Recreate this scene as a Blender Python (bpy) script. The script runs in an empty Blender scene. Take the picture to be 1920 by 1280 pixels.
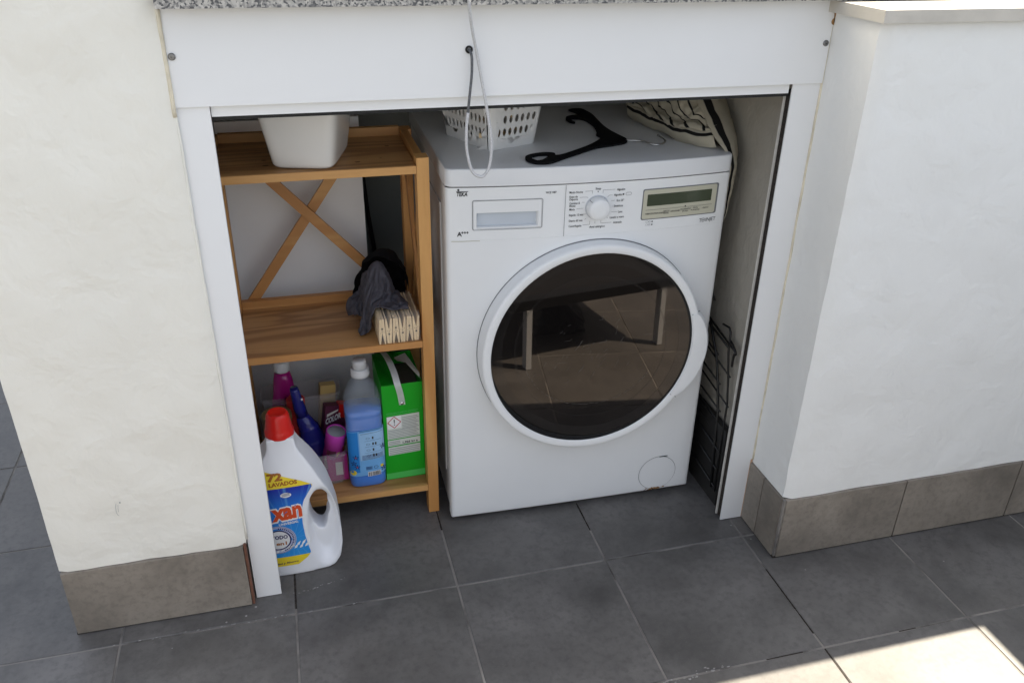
import bpy, bmesh, math, random
import numpy as np
from mathutils import Vector, Matrix, noise as mn

random.seed(7)
S = bpy.context.scene
COL = S.collection

# ------------------------------------------------------------------ camera, sky, sun, exposure
cam_d = bpy.data.cameras.new('camera')
cam = bpy.data.objects.new('camera', cam_d)
COL.objects.link(cam)
cam_d.sensor_width = 36.0
cam_d.lens = 29.757
cam_d.clip_start = 0.02
cam_d.clip_end = 200
cam.location = (-0.078360, -1.511877, 1.313379)
cam.rotation_euler = (1.082953, -0.016765, -0.256023)
S.camera = cam

SUN = Vector((-0.73, -0.236, -1.0)).normalized()
w_ = bpy.data.worlds.new('World'); S.world = w_
w_.use_nodes = True
nt = w_.node_tree
for n in list(nt.nodes): nt.nodes.remove(n)
sky = nt.nodes.new('ShaderNodeTexSky'); sky.sky_type = 'NISHITA'; sky.sun_disc = False
sky.sun_elevation = math.asin(-SUN.z); sky.sun_rotation = math.atan2(-SUN.x, -SUN.y)
sky.air_density = 1.0; sky.dust_density = 2.0; sky.ozone_density = 1.0
hs = nt.nodes.new('ShaderNodeHueSaturation'); hs.inputs['Saturation'].default_value = 0.44
bg = nt.nodes.new('ShaderNodeBackground'); bg.inputs['Strength'].default_value = 0.075
wo = nt.nodes.new('ShaderNodeOutputWorld')
nt.links.new(sky.outputs[0], hs.inputs['Color']); nt.links.new(hs.outputs[0], bg.inputs['Color']); nt.links.new(bg.outputs[0], wo.inputs['Surface'])

sun_d = bpy.data.lights.new('sun', 'SUN'); sun_d.energy = 4.0; sun_d.angle = math.radians(0.5); sun_d.color = (1.0, 0.90, 0.73)
sun = bpy.data.objects.new('sun', sun_d); COL.objects.link(sun)
sun.rotation_euler = SUN.to_track_quat('-Z', 'Y').to_euler()
sun.location = (3, 2, 5)

S.view_settings.view_transform = 'Standard'
try: S.view_settings.look = 'None'
except Exception: pass
S.view_settings.exposure = 2.10
S.view_settings.gamma = 1.0
S.view_settings.use_curve_mapping = False

# ------------------------------------------------------------------ materials
def ramp(nt, fac, stops):
    r = nt.nodes.new('ShaderNodeValToRGB')
    e = r.color_ramp.elements
    while len(e) < len(stops): e.new(0.5)
    for i, (p, c) in enumerate(stops):
        e[i].position = p
        e[i].color = (*c, 1) if not isinstance(c, (int, float)) else (c, c, c, 1)
    nt.links.new(fac, r.inputs['Fac'])
    return r.outputs['Color']

def noise_tex(nt, vec, scale, detail=4, rough=0.55, dist=0.0):
    n = nt.nodes.new('ShaderNodeTexNoise')
    n.inputs['Scale'].default_value = scale; n.inputs['Detail'].default_value = detail
    n.inputs['Roughness'].default_value = rough; n.inputs['Distortion'].default_value = dist
    nt.links.new(vec, n.inputs['Vector'])
    return n.outputs['Fac']

def mixc(nt, fac, a, b, mode='MIX'):
    m = nt.nodes.new('ShaderNodeMix'); m.data_type = 'RGBA'; m.blend_type = mode
    for sock, v in ((m.inputs[0], fac), (m.inputs[6], a), (m.inputs[7], b)):
        if isinstance(v, (int, float)): sock.default_value = v
        elif isinstance(v, tuple): sock.default_value = (*v, 1)
        else: nt.links.new(v, sock)
    return m.outputs[2]

def bump(nt, h, strength, dist, prev=None):
    b = nt.nodes.new('ShaderNodeBump'); b.inputs['Strength'].default_value = strength; b.inputs['Distance'].default_value = dist
    nt.links.new(h, b.inputs['Height'])
    if prev is not None: nt.links.new(prev, b.inputs['Normal'])
    return b.outputs['Normal']

def coords(nt, scale=(1, 1, 1), rnd=False, loc=(0, 0, 0), space='Object'):
    tc = nt.nodes.new('ShaderNodeTexCoord')
    mp = nt.nodes.new('ShaderNodeMapping'); mp.inputs['Scale'].default_value = scale; mp.inputs['Location'].default_value = loc
    v = tc.outputs[space]
    if rnd:
        oi = nt.nodes.new('ShaderNodeObjectInfo')
        a = nt.nodes.new('ShaderNodeVectorMath'); a.operation = 'MULTIPLY_ADD'
        cmb = nt.nodes.new('ShaderNodeCombineXYZ')
        for i in range(3): nt.links.new(oi.outputs['Random'], cmb.inputs[i])
        nt.links.new(cmb.outputs[0], a.inputs[0]); a.inputs[1].default_value = (37.0, 23.0, 51.0)
        nt.links.new(v, a.inputs[2]); v = a.outputs[0]
    nt.links.new(v, mp.inputs['Vector'])
    return mp.outputs[0]

def new_mat(name):
    m = bpy.data.materials.new(name); m.use_nodes = True
    b = m.node_tree.nodes['Principled BSDF']
    return m, m.node_tree, b

def plain(name, col, rough=0.5, metal=0.0, var=0.06, vscale=18.0, bumps=(), spec=0.5, coat=0.0, trans=0.0, ior=1.45, alpha=1.0, sss=0.0):
    """colour with a little mottling, optional fine relief"""
    m, nt, b = new_mat(name)
    v = coords(nt)
    n = noise_tex(nt, v, vscale, 5)
    lo = tuple(max(0, c * (1 - var)) for c in col); hi = tuple(min(1, c * (1 + var)) for c in col)
    c = ramp(nt, n, [(0.3, lo), (0.7, hi)])
    nt.links.new(c, b.inputs['Base Color'])
    b.inputs['Roughness'].default_value = rough; b.inputs['Metallic'].default_value = metal
    b.inputs['Specular IOR Level'].default_value = spec; b.inputs['Coat Weight'].default_value = coat
    b.inputs['Transmission Weight'].default_value = trans; b.inputs['IOR'].default_value = ior; b.inputs['Alpha'].default_value = alpha
    if sss:
        b.inputs['Subsurface Weight'].default_value = sss; b.inputs['Subsurface Radius'].default_value = (0.01, 0.01, 0.01)
    prev = None
    for sc, st, ds in bumps:
        prev = bump(nt, noise_tex(nt, v, sc, 4), st, ds, prev)
    if prev is not None: nt.links.new(prev, b.inputs['Normal'])
    return m

def stucco(name, col, stain, dirt_low=True, big=1.0):
    m, nt, b = new_mat(name)
    v = coords(nt)
    n1 = noise_tex(nt, v, 3.0, 5); n2 = noise_tex(nt, v, 30.0, 5, 0.6)
    c = ramp(nt, n1, [(0.35, tuple(x * 0.965 for x in col)), (0.7, col)])
    c = mixc(nt, ramp(nt, n2, [(0.62, 0.0), (0.85, 0.30)]), c, stain)
    nt.links.new(c, b.inputs['Base Color'])
    b.inputs['Roughness'].default_value = 0.75; b.inputs['Specular IOR Level'].default_value = 0.3
    va = coords(nt, (1, 1, 0.7))
    nrm = bump(nt, noise_tex(nt, v, 14.0, 3, 0.5, 0.4), 0.55 * big, 0.012)
    nrm = bump(nt, noise_tex(nt, va, 45.0, 4, 0.55, 0.6), 0.30 * big, 0.004, nrm)
    nrm = bump(nt, noise_tex(nt, v, 260.0, 3, 0.6), 0.14, 0.001, nrm)
    nt.links.new(nrm, b.inputs['Normal'])
    return m

def wood(name, axis, light, dark, ring=9.0, rough=0.5, knots=False):
    m, nt, b = new_mat(name)
    st = {'X': (1.6, 16, 16), 'Y': (16, 1.6, 16), 'Z': (16, 16, 1.6)}[axis]
    v = coords(nt, st, rnd=True)
    n0 = noise_tex(nt, v, 0.55, 3, 0.5, 0.6)
    mul = nt.nodes.new('ShaderNodeMath'); mul.operation = 'MULTIPLY'; mul.inputs[1].default_value = ring * 6.28
    nt.links.new(n0, mul.inputs[0])
    sn = nt.nodes.new('ShaderNodeMath'); sn.operation = 'SINE'; nt.links.new(mul.outputs[0], sn.inputs[0])
    mr = nt.nodes.new('ShaderNodeMapRange'); mr.inputs['From Min'].default_value = -1; mr.inputs['From Max'].default_value = 1
    nt.links.new(sn.outputs[0], mr.inputs['Value'])
    c = ramp(nt, mr.outputs[0], [(0.0, light), (0.55, tuple(l * 0.92 for l in light)), (0.95, dark)])
    fine = noise_tex(nt, coords(nt, tuple(s * 9 for s in st), rnd=True), 1.2, 3, 0.6)
    c = mixc(nt, ramp(nt, fine, [(0.45, 0.0), (0.8, 0.45)]), c, dark)
    if knots:
        vo = nt.nodes.new('ShaderNodeTexVoronoi'); vo.inputs['Scale'].default_value = 1.0
        nt.links.new(coords(nt, (5.5, 11, 0.01), loc=(0.31, 0.72, 0)), vo.inputs['Vector'])
        c = mixc(nt, ramp(nt, vo.outputs['Distance'], [(0.05, 0.9), (0.11, 0.0)]), c, tuple(d * 0.22 for d in dark))
    nt.links.new(c, b.inputs['Base Color'])
    b.inputs['Roughness'].default_value = rough
    nt.links.new(bump(nt, fine, 0.12, 0.0008), b.inputs['Normal'])
    return m

def tile_mat(name, col, warm, rough=0.42, scale=1.0):
    m, nt, b = new_mat(name)
    v = coords(nt, rnd=True)
    n1 = noise_tex(nt, v, 5.5 * scale, 6, 0.6, 0.4); n2 = noise_tex(nt, v, 70 * scale, 4, 0.65); n3 = noise_tex(nt, v, 420, 2)
    c = ramp(nt, n1, [(0.30, tuple(x * 0.62 for x in col)), (0.50, col), (0.72, tuple(x * 1.34 for x in col))])
    c = mixc(nt, ramp(nt, n2, [(0.46, 0.0), (0.70, 0.5)]), c, tuple(x * 0.52 for x in col))
    c = mixc(nt, ramp(nt, noise_tex(nt, v, 2.2, 4), [(0.5, 0.0), (0.8, 0.5)]), c, warm)
    c = mixc(nt, ramp(nt, n3, [(0.66, 0.0), (0.74, 0.20)]), c, (0.32, 0.31, 0.30))
    nt.links.new(c, b.inputs['Base Color'])
    rr = ramp(nt, n1, [(0.3, rough - 0.06), (0.7, rough + 0.1)]); nt.links.new(rr, b.inputs['Roughness'])
    nrm = bump(nt, n2, 0.10, 0.0010); nt.links.new(nrm, b.inputs['Normal'])
    return m

MT = {}
MT['stucco_l'] = stucco('stucco_cream', (0.80, 0.780, 0.712), (0.62, 0.595, 0.53))
MT['stucco_r'] = stucco('stucco_white', (0.80, 0.80, 0.78), (0.68, 0.67, 0.63), big=0.7)
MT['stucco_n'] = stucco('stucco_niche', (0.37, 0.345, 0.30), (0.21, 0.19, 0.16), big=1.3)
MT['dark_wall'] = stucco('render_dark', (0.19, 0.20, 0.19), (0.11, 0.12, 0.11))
MT['tile'] = tile_mat('floor_tile_slate', (0.116, 0.110, 0.105), (0.132, 0.119, 0.104))
MT['skirt'] = tile_mat('skirting_tile_taupe', (0.240, 0.210, 0.176), (0.262, 0.225, 0.18), rough=0.5)
m, nt, b = new_mat('grout_grey'); MT['grout'] = m
v = coords(nt)
c = ramp(nt, noise_tex(nt, v, 6.0, 5), [(0.38, (0.07, 0.065, 0.06)), (0.50, (0.20, 0.185, 0.17)), (0.74, (0.34, 0.315, 0.28))])
nt.links.new(c, b.inputs['Base Color']); b.inputs['Roughness'].default_value = 0.9
nt.links.new(bump(nt, noise_tex(nt, v, 220, 3), 0.3, 0.001), b.inputs['Normal'])
m, nt, b = new_mat('granite_speckled'); MT['granite'] = m
v = coords(nt)
vo = nt.nodes.new('ShaderNodeTexVoronoi'); vo.inputs['Scale'].default_value = 330; nt.links.new(v, vo.inputs['Vector'])
sep = nt.nodes.new('ShaderNodeSeparateColor'); nt.links.new(vo.outputs['Color'], sep.inputs[0])
c1 = ramp(nt, sep.outputs[0], [(0.20, (0.07, 0.073, 0.08)), (0.32, (0.24, 0.235, 0.23)), (0.55, (0.36, 0.35, 0.33)), (0.9, (0.50, 0.48, 0.45))])
nt.links.new(mixc(nt, ramp(nt, noise_tex(nt, v, 90, 3), [(0.54, 0.0), (0.66, 0.6)]), c1, (0.08, 0.083, 0.092)), b.inputs['Base Color'])
b.inputs['Roughness'].default_value = 0.3
MT['marble'] = plain('marble_cap', (0.53, 0.50, 0.445), 0.5, var=0.07, vscale=25, bumps=((160, 0.08, 0.001),))
MT['alu'] = plain('white_lacquered_aluminium', (0.765, 0.77, 0.775), 0.38, var=0.03, vscale=2.2, bumps=((9, 0.02, 0.002),))
MT['alu_edge'] = plain('bare_aluminium_edge', (0.62, 0.60, 0.56), 0.5, metal=0.0, var=0.12, vscale=60)
MT['rubber'] = plain('black_rubber', (0.012, 0.012, 0.012), 0.7, var=0.3, vscale=80)
MT['brush'] = plain('dark_brown_brush_seal', (0.028, 0.022, 0.018), 0.9, var=0.6, vscale=240, bumps=((300, 0.6, 0.002),))
MT['caulk'] = plain('yellowed_sealant', (0.66, 0.60, 0.47), 0.55, var=0.16, vscale=40, bumps=((60, 0.4, 0.003),))
MT['terracotta'] = plain('raw_tile_edge', (0.16, 0.070, 0.045), 0.8, var=0.3, vscale=60)
MT['salmon'] = plain('salmon_filler', (0.55, 0.36, 0.24), 0.8, var=0.2, vscale=60)
MT['limescale'] = plain('dried_plaster', (0.30, 0.29, 0.28), 0.9, var=0.3, vscale=120)
MT['rust'] = plain('rust_stain', (0.30, 0.16, 0.06), 0.85, var=0.5, vscale=120)
MT['screw'] = plain('steel_screw', (0.20, 0.20, 0.20), 0.35, metal=0.9)
MT['steel'] = plain('bright_steel', (0.55, 0.55, 0.55), 0.22, metal=1.0, var=0.1, vscale=60)
MT['dark'] = plain('near_black', (0.006, 0.006, 0.006), 0.6)
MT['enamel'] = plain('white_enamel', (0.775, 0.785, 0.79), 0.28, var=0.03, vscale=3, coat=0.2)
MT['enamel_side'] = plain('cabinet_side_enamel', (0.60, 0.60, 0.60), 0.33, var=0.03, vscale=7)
MT['lid'] = plain('white_lid_laminate', (0.72, 0.73, 0.745), 0.16, var=0.02, vscale=8, bumps=((900, 0.03, 0.0003),))
MT['plastic_w'] = plain('white_plastic', (0.77, 0.78, 0.785), 0.33, var=0.015, vscale=10)
MT['plastic_g'] = plain('pale_grey_plastic', (0.58, 0.60, 0.63), 0.35, var=0.02, vscale=10)
MT['recess'] = plain('recess_shade_grey_blue', (0.50, 0.545, 0.60), 0.4, var=0.02)  # grey-blue carries the shade inside the drawer recess
MT['line'] = plain('thin_grey_gap', (0.16, 0.165, 0.175), 0.6)
MT['ink'] = plain('black_print', (0.03, 0.03, 0.033), 0.5)
MT['ink_g'] = plain('grey_print', (0.20, 0.205, 0.215), 0.5)
MT['beige'] = plain('beige_display_bezel', (0.50, 0.485, 0.385), 0.35, var=0.03)
MT['lcd'] = plain('unlit_display', (0.060, 0.072, 0.045), 0.12, var=0.15, vscale=10)
m, nt, b = new_mat('dark_door_glass'); MT['glass'] = m
v = coords(nt)
b.inputs['Base Color'].default_value = (0.006, 0.0052, 0.005, 1)
b.inputs['Roughness'].default_value = 0.02; b.inputs['IOR'].default_value = 1.80; b.inputs['Specular Tint'].default_value = (1.0, 0.88, 0.80, 1)
m, nt, b = new_mat('dark_glass_rim'); MT['glass_rim'] = m
b.inputs['Base Color'].default_value = (0.013, 0.012, 0.0115, 1); b.inputs['Roughness'].default_value = 0.05; b.inputs['IOR'].default_value = 1.74; b.inputs['Specular Tint'].default_value = (1.0, 0.88, 0.80, 1)
MT['scratch'] = plain('scuff_mark', (0.16, 0.15, 0.14), 0.5)
MT['wood_x'] = wood('pine_shelf_board', 'X', (0.52, 0.275, 0.105), (0.33, 0.155, 0.055), ring=8, rough=0.42)
MT['wood_z'] = wood('pine_post', 'Z', (0.66, 0.355, 0.12), (0.52, 0.245, 0.072), ring=2.5)
MT['wood_y'] = wood('pine_side_rail', 'Y', (0.57, 0.29, 0.095), (0.42, 0.19, 0.055), ring=2.5)
MT['wood_r'] = wood('pine_rail', 'X', (0.63, 0.34, 0.12), (0.48, 0.225, 0.07), ring=2.5)
MT['spring'] = plain('dark_spring_wire', (0.05, 0.035, 0.025), 0.5, metal=0.3)
MT['knot'] = plain('dark_knot', (0.055, 0.024, 0.010), 0.6, var=0.4, vscale=200)
MT['peg'] = wood('peg_wood', 'Z', (0.74, 0.56, 0.33), (0.62, 0.43, 0.23), ring=1.5)
MT['cloth_d'] = plain('charcoal_cloth', (0.062, 0.059, 0.073), 0.75, var=0.25, vscale=60, bumps=((520, 0.5, 0.0012),))
MT['cloth_b'] = plain('black_cloth', (0.014, 0.014, 0.016), 0.85, var=0.3, vscale=60, bumps=((300, 0.3, 0.001),))
MT['velvet'] = plain('black_velvet', (0.0065, 0.0065, 0.0075), 0.95, var=0.4, vscale=90, spec=0.15)
MT['wire'] = plain('black_coated_wire', (0.008, 0.008, 0.008), 0.4)
MT['board_w'] = plain('white_laminate_board', (0.82, 0.815, 0.815), 0.35, var=0.03, vscale=5)
MT['black_board'] = plain('black_board', (0.020, 0.019, 0.018), 0.6, var=0.3)
MT['cable_w'] = plain('woven_grey_sheath', (0.52, 0.52, 0.53), 0.5, var=0.16, vscale=500, bumps=((600, 0.6, 0.001),))
MT['cable_d'] = plain('dark_grey_sheath', (0.10, 0.105, 0.115), 0.45, var=0.3, vscale=200)
MT['tub_white'] = plain('glossy_white_plastic_tub', (0.80, 0.79, 0.77), 0.22, var=0.015, vscale=6)
MT['basket'] = plain('white_perforated_plastic', (0.78, 0.775, 0.765), 0.35, var=0.02)
MT['jug'] = plain('white_hdpe', (0.78, 0.795, 0.83), 0.36, var=0.012, vscale=8)
MT['red'] = plain('red_plastic', (0.60, 0.012, 0.008), 0.3, var=0.05)
MT['yellow'] = plain('yellow_print', (0.80, 0.62, 0.035), 0.35, var=0.03)
m, nt, b = new_mat('blue_burst_print'); MT['jugblue'] = m
v = coords(nt, loc=(0.155, 0, -0.10))
sx = nt.nodes.new('ShaderNodeSeparateXYZ'); nt.links.new(v, sx.inputs[0])
at = nt.nodes.new('ShaderNodeMath'); at.operation = 'ARCTAN2'; nt.links.new(sx.outputs[2], at.inputs[0]); nt.links.new(sx.outputs[0], at.inputs[1])
cb = nt.nodes.new('ShaderNodeCombineXYZ'); nt.links.new(at.outputs[0], cb.inputs[0])
nr = noise_tex(nt, cb.outputs[0], 7.0, 3, 0.7)
c = ramp(nt, sx.outputs[2], [(0.0, (0.025, 0.27, 0.70)), (0.085, (0.015, 0.17, 0.62)), (0.13, (0.010, 0.03, 0.36))])
c = mixc(nt, ramp(nt, nr, [(0.52, 0.0), (0.72, 0.75)]), c, (0.16, 0.46, 0.80))
gz = nt.nodes.new('ShaderNodeMapRange'); gz.inputs['From Min'].default_value = -0.075; gz.inputs['From Max'].default_value = -0.035
nt.links.new(sx.outputs[2], gz.inputs['Value'])
nt.links.new(c, b.inputs['Base Color']); b.inputs['Roughness'].default_value = 0.3
MT['navy'] = plain('navy_print', (0.012, 0.014, 0.11), 0.4)
MT['white_p'] = plain('white_print', (0.80, 0.80, 0.80), 0.4, var=0.01)
MT['lilac_p'] = plain('lilac_print', (0.52, 0.55, 0.74), 0.4)
MT['redor'] = plain('red_orange_print', (0.66, 0.075, 0.018), 0.4)
MT['brown_p'] = plain('brown_print', (0.34, 0.11, 0.008), 0.4)
MT['clear'] = plain('clear_bottle_plastic', (0.55, 0.62, 0.70), 0.08, var=0.25, vscale=25, alpha=0.15, bumps=((40, 0.8, 0.006),), coat=1.0)
MT['liquid'] = plain('blue_softener_liquid', (0.060, 0.20, 0.62), 0.2, var=0.03, coat=0.5)
MT['capgrey'] = plain('milky_cap', (0.55, 0.56, 0.57), 0.3, var=0.06, sss=0.2)
MT['sky_p'] = plain('sky_blue_label', (0.17, 0.43, 0.78), 0.35, var=0.05)
MT['blue_p'] = plain('mid_blue_label', (0.02, 0.22, 0.62), 0.35, var=0.08)
MT['pale_p'] = plain('pale_blue_label', (0.33, 0.55, 0.80), 0.35)
MT['green'] = plain('green_carton', (0.006, 0.36, 0.012), 0.42, var=0.06)
MT['green_l'] = plain('light_green_print', (0.07, 0.50, 0.10), 0.42, var=0.05)
MT['card_in'] = plain('carton_inside', (0.10, 0.09, 0.075), 0.8)
MT['card_w'] = plain('white_card', (0.72, 0.70, 0.64), 0.6)
MT['label_g'] = plain('pale_label_panel', (0.62, 0.66, 0.60), 0.5)
MT['text_g'] = plain('grey_small_print', (0.30, 0.32, 0.33), 0.5)
MT['red_p'] = plain('red_print', (0.50, 0.03, 0.03), 0.5)
MT['strap'] = plain('white_strap', (0.86, 0.86, 0.86), 0.45)
MT['pink'] = plain('magenta_bottle', (0.42, 0.012, 0.21), 0.2, var=0.06, coat=0.4)
MT['pink_l'] = plain('orchid_can', (0.55, 0.055, 0.42), 0.25, var=0.05)
MT['blue_b'] = plain('deep_blue_bottle', (0.012, 0.014, 0.17), 0.25, var=0.08, coat=0.3)
MT['purple_p'] = plain('dark_purple_print', (0.10, 0.015, 0.05), 0.5)
MT['olive'] = plain('olive_tin', (0.16, 0.11, 0.045), 0.4, var=0.1)
MT['gold'] = plain('kraft_gold', (0.48, 0.33, 0.12), 0.5)
MT['tubclear'] = plain('frosted_plastic', (0.62, 0.60, 0.62), 0.3, var=0.03, alpha=0.17)
MT['film'] = plain('clear_film', (0.9, 0.9, 0.9), 0.08, var=0.0, alpha=0.10)
m, nt, b = new_mat('cream_cloth_black_stripes'); MT['stripe'] = m
tc = nt.nodes.new('ShaderNodeTexCoord'); sx = nt.nodes.new('ShaderNodeSeparateXYZ'); nt.links.new(tc.outputs['UV'], sx.inputs[0])
fr = nt.nodes.new('ShaderNodeMath'); fr.operation = 'FRACT'; nt.links.new(sx.outputs[0], fr.inputs[0])
c = ramp(nt, fr.outputs[0], [(0.0, (0.70, 0.645, 0.52)), (0.78, (0.70, 0.645, 0.52)), (0.80, (0.014, 0.013, 0.012)), (0.97, (0.014, 0.013, 0.012)), (0.99, (0.70, 0.645, 0.52))])
nt.links.new(c, b.inputs['Base Color']); b.inputs['Roughness'].default_value = 0.9
nt.links.new(bump(nt, noise_tex(nt, coords(nt), 500, 3), 0.25, 0.001), b.inputs['Normal'])

# ------------------------------------------------------------------ helpers
def link(name, me, mat=None, parent=None, smooth=False):
    o = bpy.data.objects.new(name, me); COL.objects.link(o)
    if mat is not None:
        me.materials.clear(); me.materials.append(MT[mat])
    if parent is not None: o.parent = parent
    if smooth:
        for p in me.polygons: p.use_smooth = True
    return o

def bm_obj(name, bm, mat, parent=None, smooth=False, bevel=0.0, seg=2):
    if bevel:
        es = [e for e in bm.edges if len(e.link_faces) == 2 and e.calc_face_angle(0) > 0.6]
        bmesh.ops.bevel(bm, geom=es, offset=bevel, segments=seg, affect='EDGES', profile=0.5)
    bmesh.ops.recalc_face_normals(bm, faces=bm.faces)
    me = bpy.data.meshes.new(name); bm.to_mesh(me); bm.free()
    o = link(name, me, mat, parent, smooth)
    if bevel and smooth is False:
        pass
    return o

def add_box(bm, x0, x1, y0, y1, z0, z1):
    vs = [bm.verts.new(p) for p in ((x0, y0, z0), (x1, y0, z0), (x1, y1, z0), (x0, y1, z0), (x0, y0, z1), (x1, y0, z1), (x1, y1, z1), (x0, y1, z1))]
    for f in ((0, 1, 5, 4), (1, 2, 6, 5), (2, 3, 7, 6), (3, 0, 4, 7), (4, 5, 6, 7), (3, 2, 1, 0)):
        bm.faces.new([vs[i] for i in f])
    return vs

def box(name, mat, x0, x1, y0, y1, z0, z1, parent=None, bevel=0.0015, seg=2):
    bm = bmesh.new(); add_box(bm, x0, x1, y0, y1, z0, z1)
    return bm_obj(name, bm, mat, parent, bevel=bevel, seg=seg)

def beam(name, mat, a, b, wd, th, up=(0, 1, 0), parent=None, bevel=0.0012):
    """bar from a to b with section wd x th (th measured along up)"""
    a = Vector(a); b = Vector(b); d = (b - a).normalized(); u = Vector(up); s = d.cross(u).normalized(); u = s.cross(d)
    bm = bmesh.new(); vs = []
    for p in (a, b):
        for i, j in ((-1, -1), (1, -1), (1, 1), (-1, 1)):
            vs.append(bm.verts.new(p + s * (i * wd / 2) + u * (j * th / 2)))
    for f in ((0, 1, 2, 3), (7, 6, 5, 4), (0, 4, 5, 1), (1, 5, 6, 2), (2, 6, 7, 3), (3, 7, 4, 0)):
        bm.faces.new([vs[i] for i in f])
    return bm_obj(name, bm, mat, parent, bevel=bevel)

def loft(name, mat, secs, parent=None, n=32, top=True, bottom=True, smooth=True, bm=None, M=None):
    """secs: (z, rx, ry, cx, cy, exponent)"""
    own = bm is None
    if own: bm = bmesh.new()
    loops = []
    for z, rx, ry, cx, cy, ex in secs:
        lp = []
        for k in range(n):
            t = 2 * math.pi * (k + 0.5) / n
            c, s = math.cos(t), math.sin(t)
            p = Vector((cx + rx * math.copysign(abs(c) ** (2 / ex), c), cy + ry * math.copysign(abs(s) ** (2 / ex), s), z))
            lp.append(bm.verts.new(M @ p if M else p))
        loops.append(lp)
    for a, b in zip(loops, loops[1:]):
        for k in range(n):
            bm.faces.new((a[k], a[(k + 1) % n], b[(k + 1) % n], b[k]))
    if bottom: bm.faces.new(loops[0][::-1])
    if top: bm.faces.new(loops[-1])
    if own: return bm_obj(name, bm, mat, parent, smooth=smooth)

def autosmooth(o, ang=0.6):
    me = o.data
    for p in me.polygons: p.use_smooth = True
    bm = bmesh.new(); bm.from_mesh(me)
    for e in bm.edges:
        if len(e.link_faces) == 2 and e.calc_face_angle(0) > ang: e.smooth = False
    bm.to_mesh(me); bm.free()
    return o

def tube_mesh(bm, pts, r, n=8, closed=False):
    pts = [Vector(p) for p in pts]; loops = []
    u = None
    for i, p in enumerate(pts):
        d = (pts[min(i + 1, len(pts) - 1)] - pts[max(i - 1, 0)]).normalized()
        if u is None: u = d.orthogonal().normalized()
        u = (u - d * u.dot(d)).normalized(); w = d.cross(u)
        loops.append([bm.verts.new(p + (u * math.cos(2 * math.pi * k / n) + w * math.sin(2 * math.pi * k / n)) * r) for k in range(n)])
    for a, b in zip(loops, loops[1:]):
        for k in range(n): bm.faces.new((a[k], a[(k + 1) % n], b[(k + 1) % n], b[k]))
    bm.faces.new(loops[0][::-1]); bm.faces.new(loops[-1])

def smooth_path(pts, per=8):
    pts = [Vector(p) for p in pts]; out = []
    P = [pts[0]] + pts + [pts[-1]]
    for i in range(1, len(P) - 2):
        for k in range(per):
            t = k / per; a, b, c, d = P[i - 1], P[i], P[i + 1], P[i + 2]
            out.append(0.5 * ((2 * b) + (c - a) * t + (2 * a - 5 * b + 4 * c - d) * t * t + (3 * b - a - 3 * c + d) * t ** 3))
    out.append(pts[-1]); return out

def tube(name, mat, pts, r, parent=None, n=8, smooth_per=0):
    bm = bmesh.new(); tube_mesh(bm, smooth_path(pts, smooth_per) if smooth_per else pts, r, n)
    return bm_obj(name, bm, mat, parent, smooth=True)

def lathe_y(name, mat, prof, cx, cz, parent=None, n=72, close=False, f=None):
    """turn profile (radius, y) about the Y axis through (cx, cz)"""
    bm = bmesh.new(); loops = []
    for r, y in prof:
        loops.append([bm.verts.new((cx + r * math.cos(2 * math.pi * k / n), y if f is None else f(r, 2 * math.pi * k / n, y), cz + r * math.sin(2 * math.pi * k / n))) for k in range(n)])
    for a, b in zip(loops, loops[1:]):
        for k in range(n): bm.faces.new((a[k], a[(k + 1) % n], b[(k + 1) % n], b[k]))
    if close: bm.faces.new(loops[-1])
    return autosmooth(bm_obj(name, bm, mat, parent), 0.7)

def extrude_poly(name, mat, pts, h0, h1, parent=None, axes='XY', holes=(), bevel=0.0, smooth=False):
    """polygon (with holes) given in a plane, extruded along the third axis"""
    bm = bmesh.new()
    def P(a, b, c):
        return (a, b, c) if axes == 'XY' else (a, c, b)
    edges = []
    for loop in [pts] + list(holes):
        vs = [bm.verts.new(P(a, b, h0)) for a, b in loop]
        edges += [bm.edges.new((vs[i], vs[(i + 1) % len(vs)])) for i in range(len(vs))]
    r = bmesh.ops.triangle_fill(bm, use_beauty=True, use_dissolve=False, edges=edges)
    fs = [g for g in r['geom'] if isinstance(g, bmesh.types.BMFace)]
    ex = bmesh.ops.extrude_face_region(bm, geom=fs)
    vs = [g for g in ex['geom'] if isinstance(g, bmesh.types.BMVert)]
    d = Vector(P(0, 0, h1 - h0)); bmesh.ops.translate(bm, verts=vs, vec=d)
    return bm_obj(name, bm, mat, parent, bevel=bevel, smooth=smooth)

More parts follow.
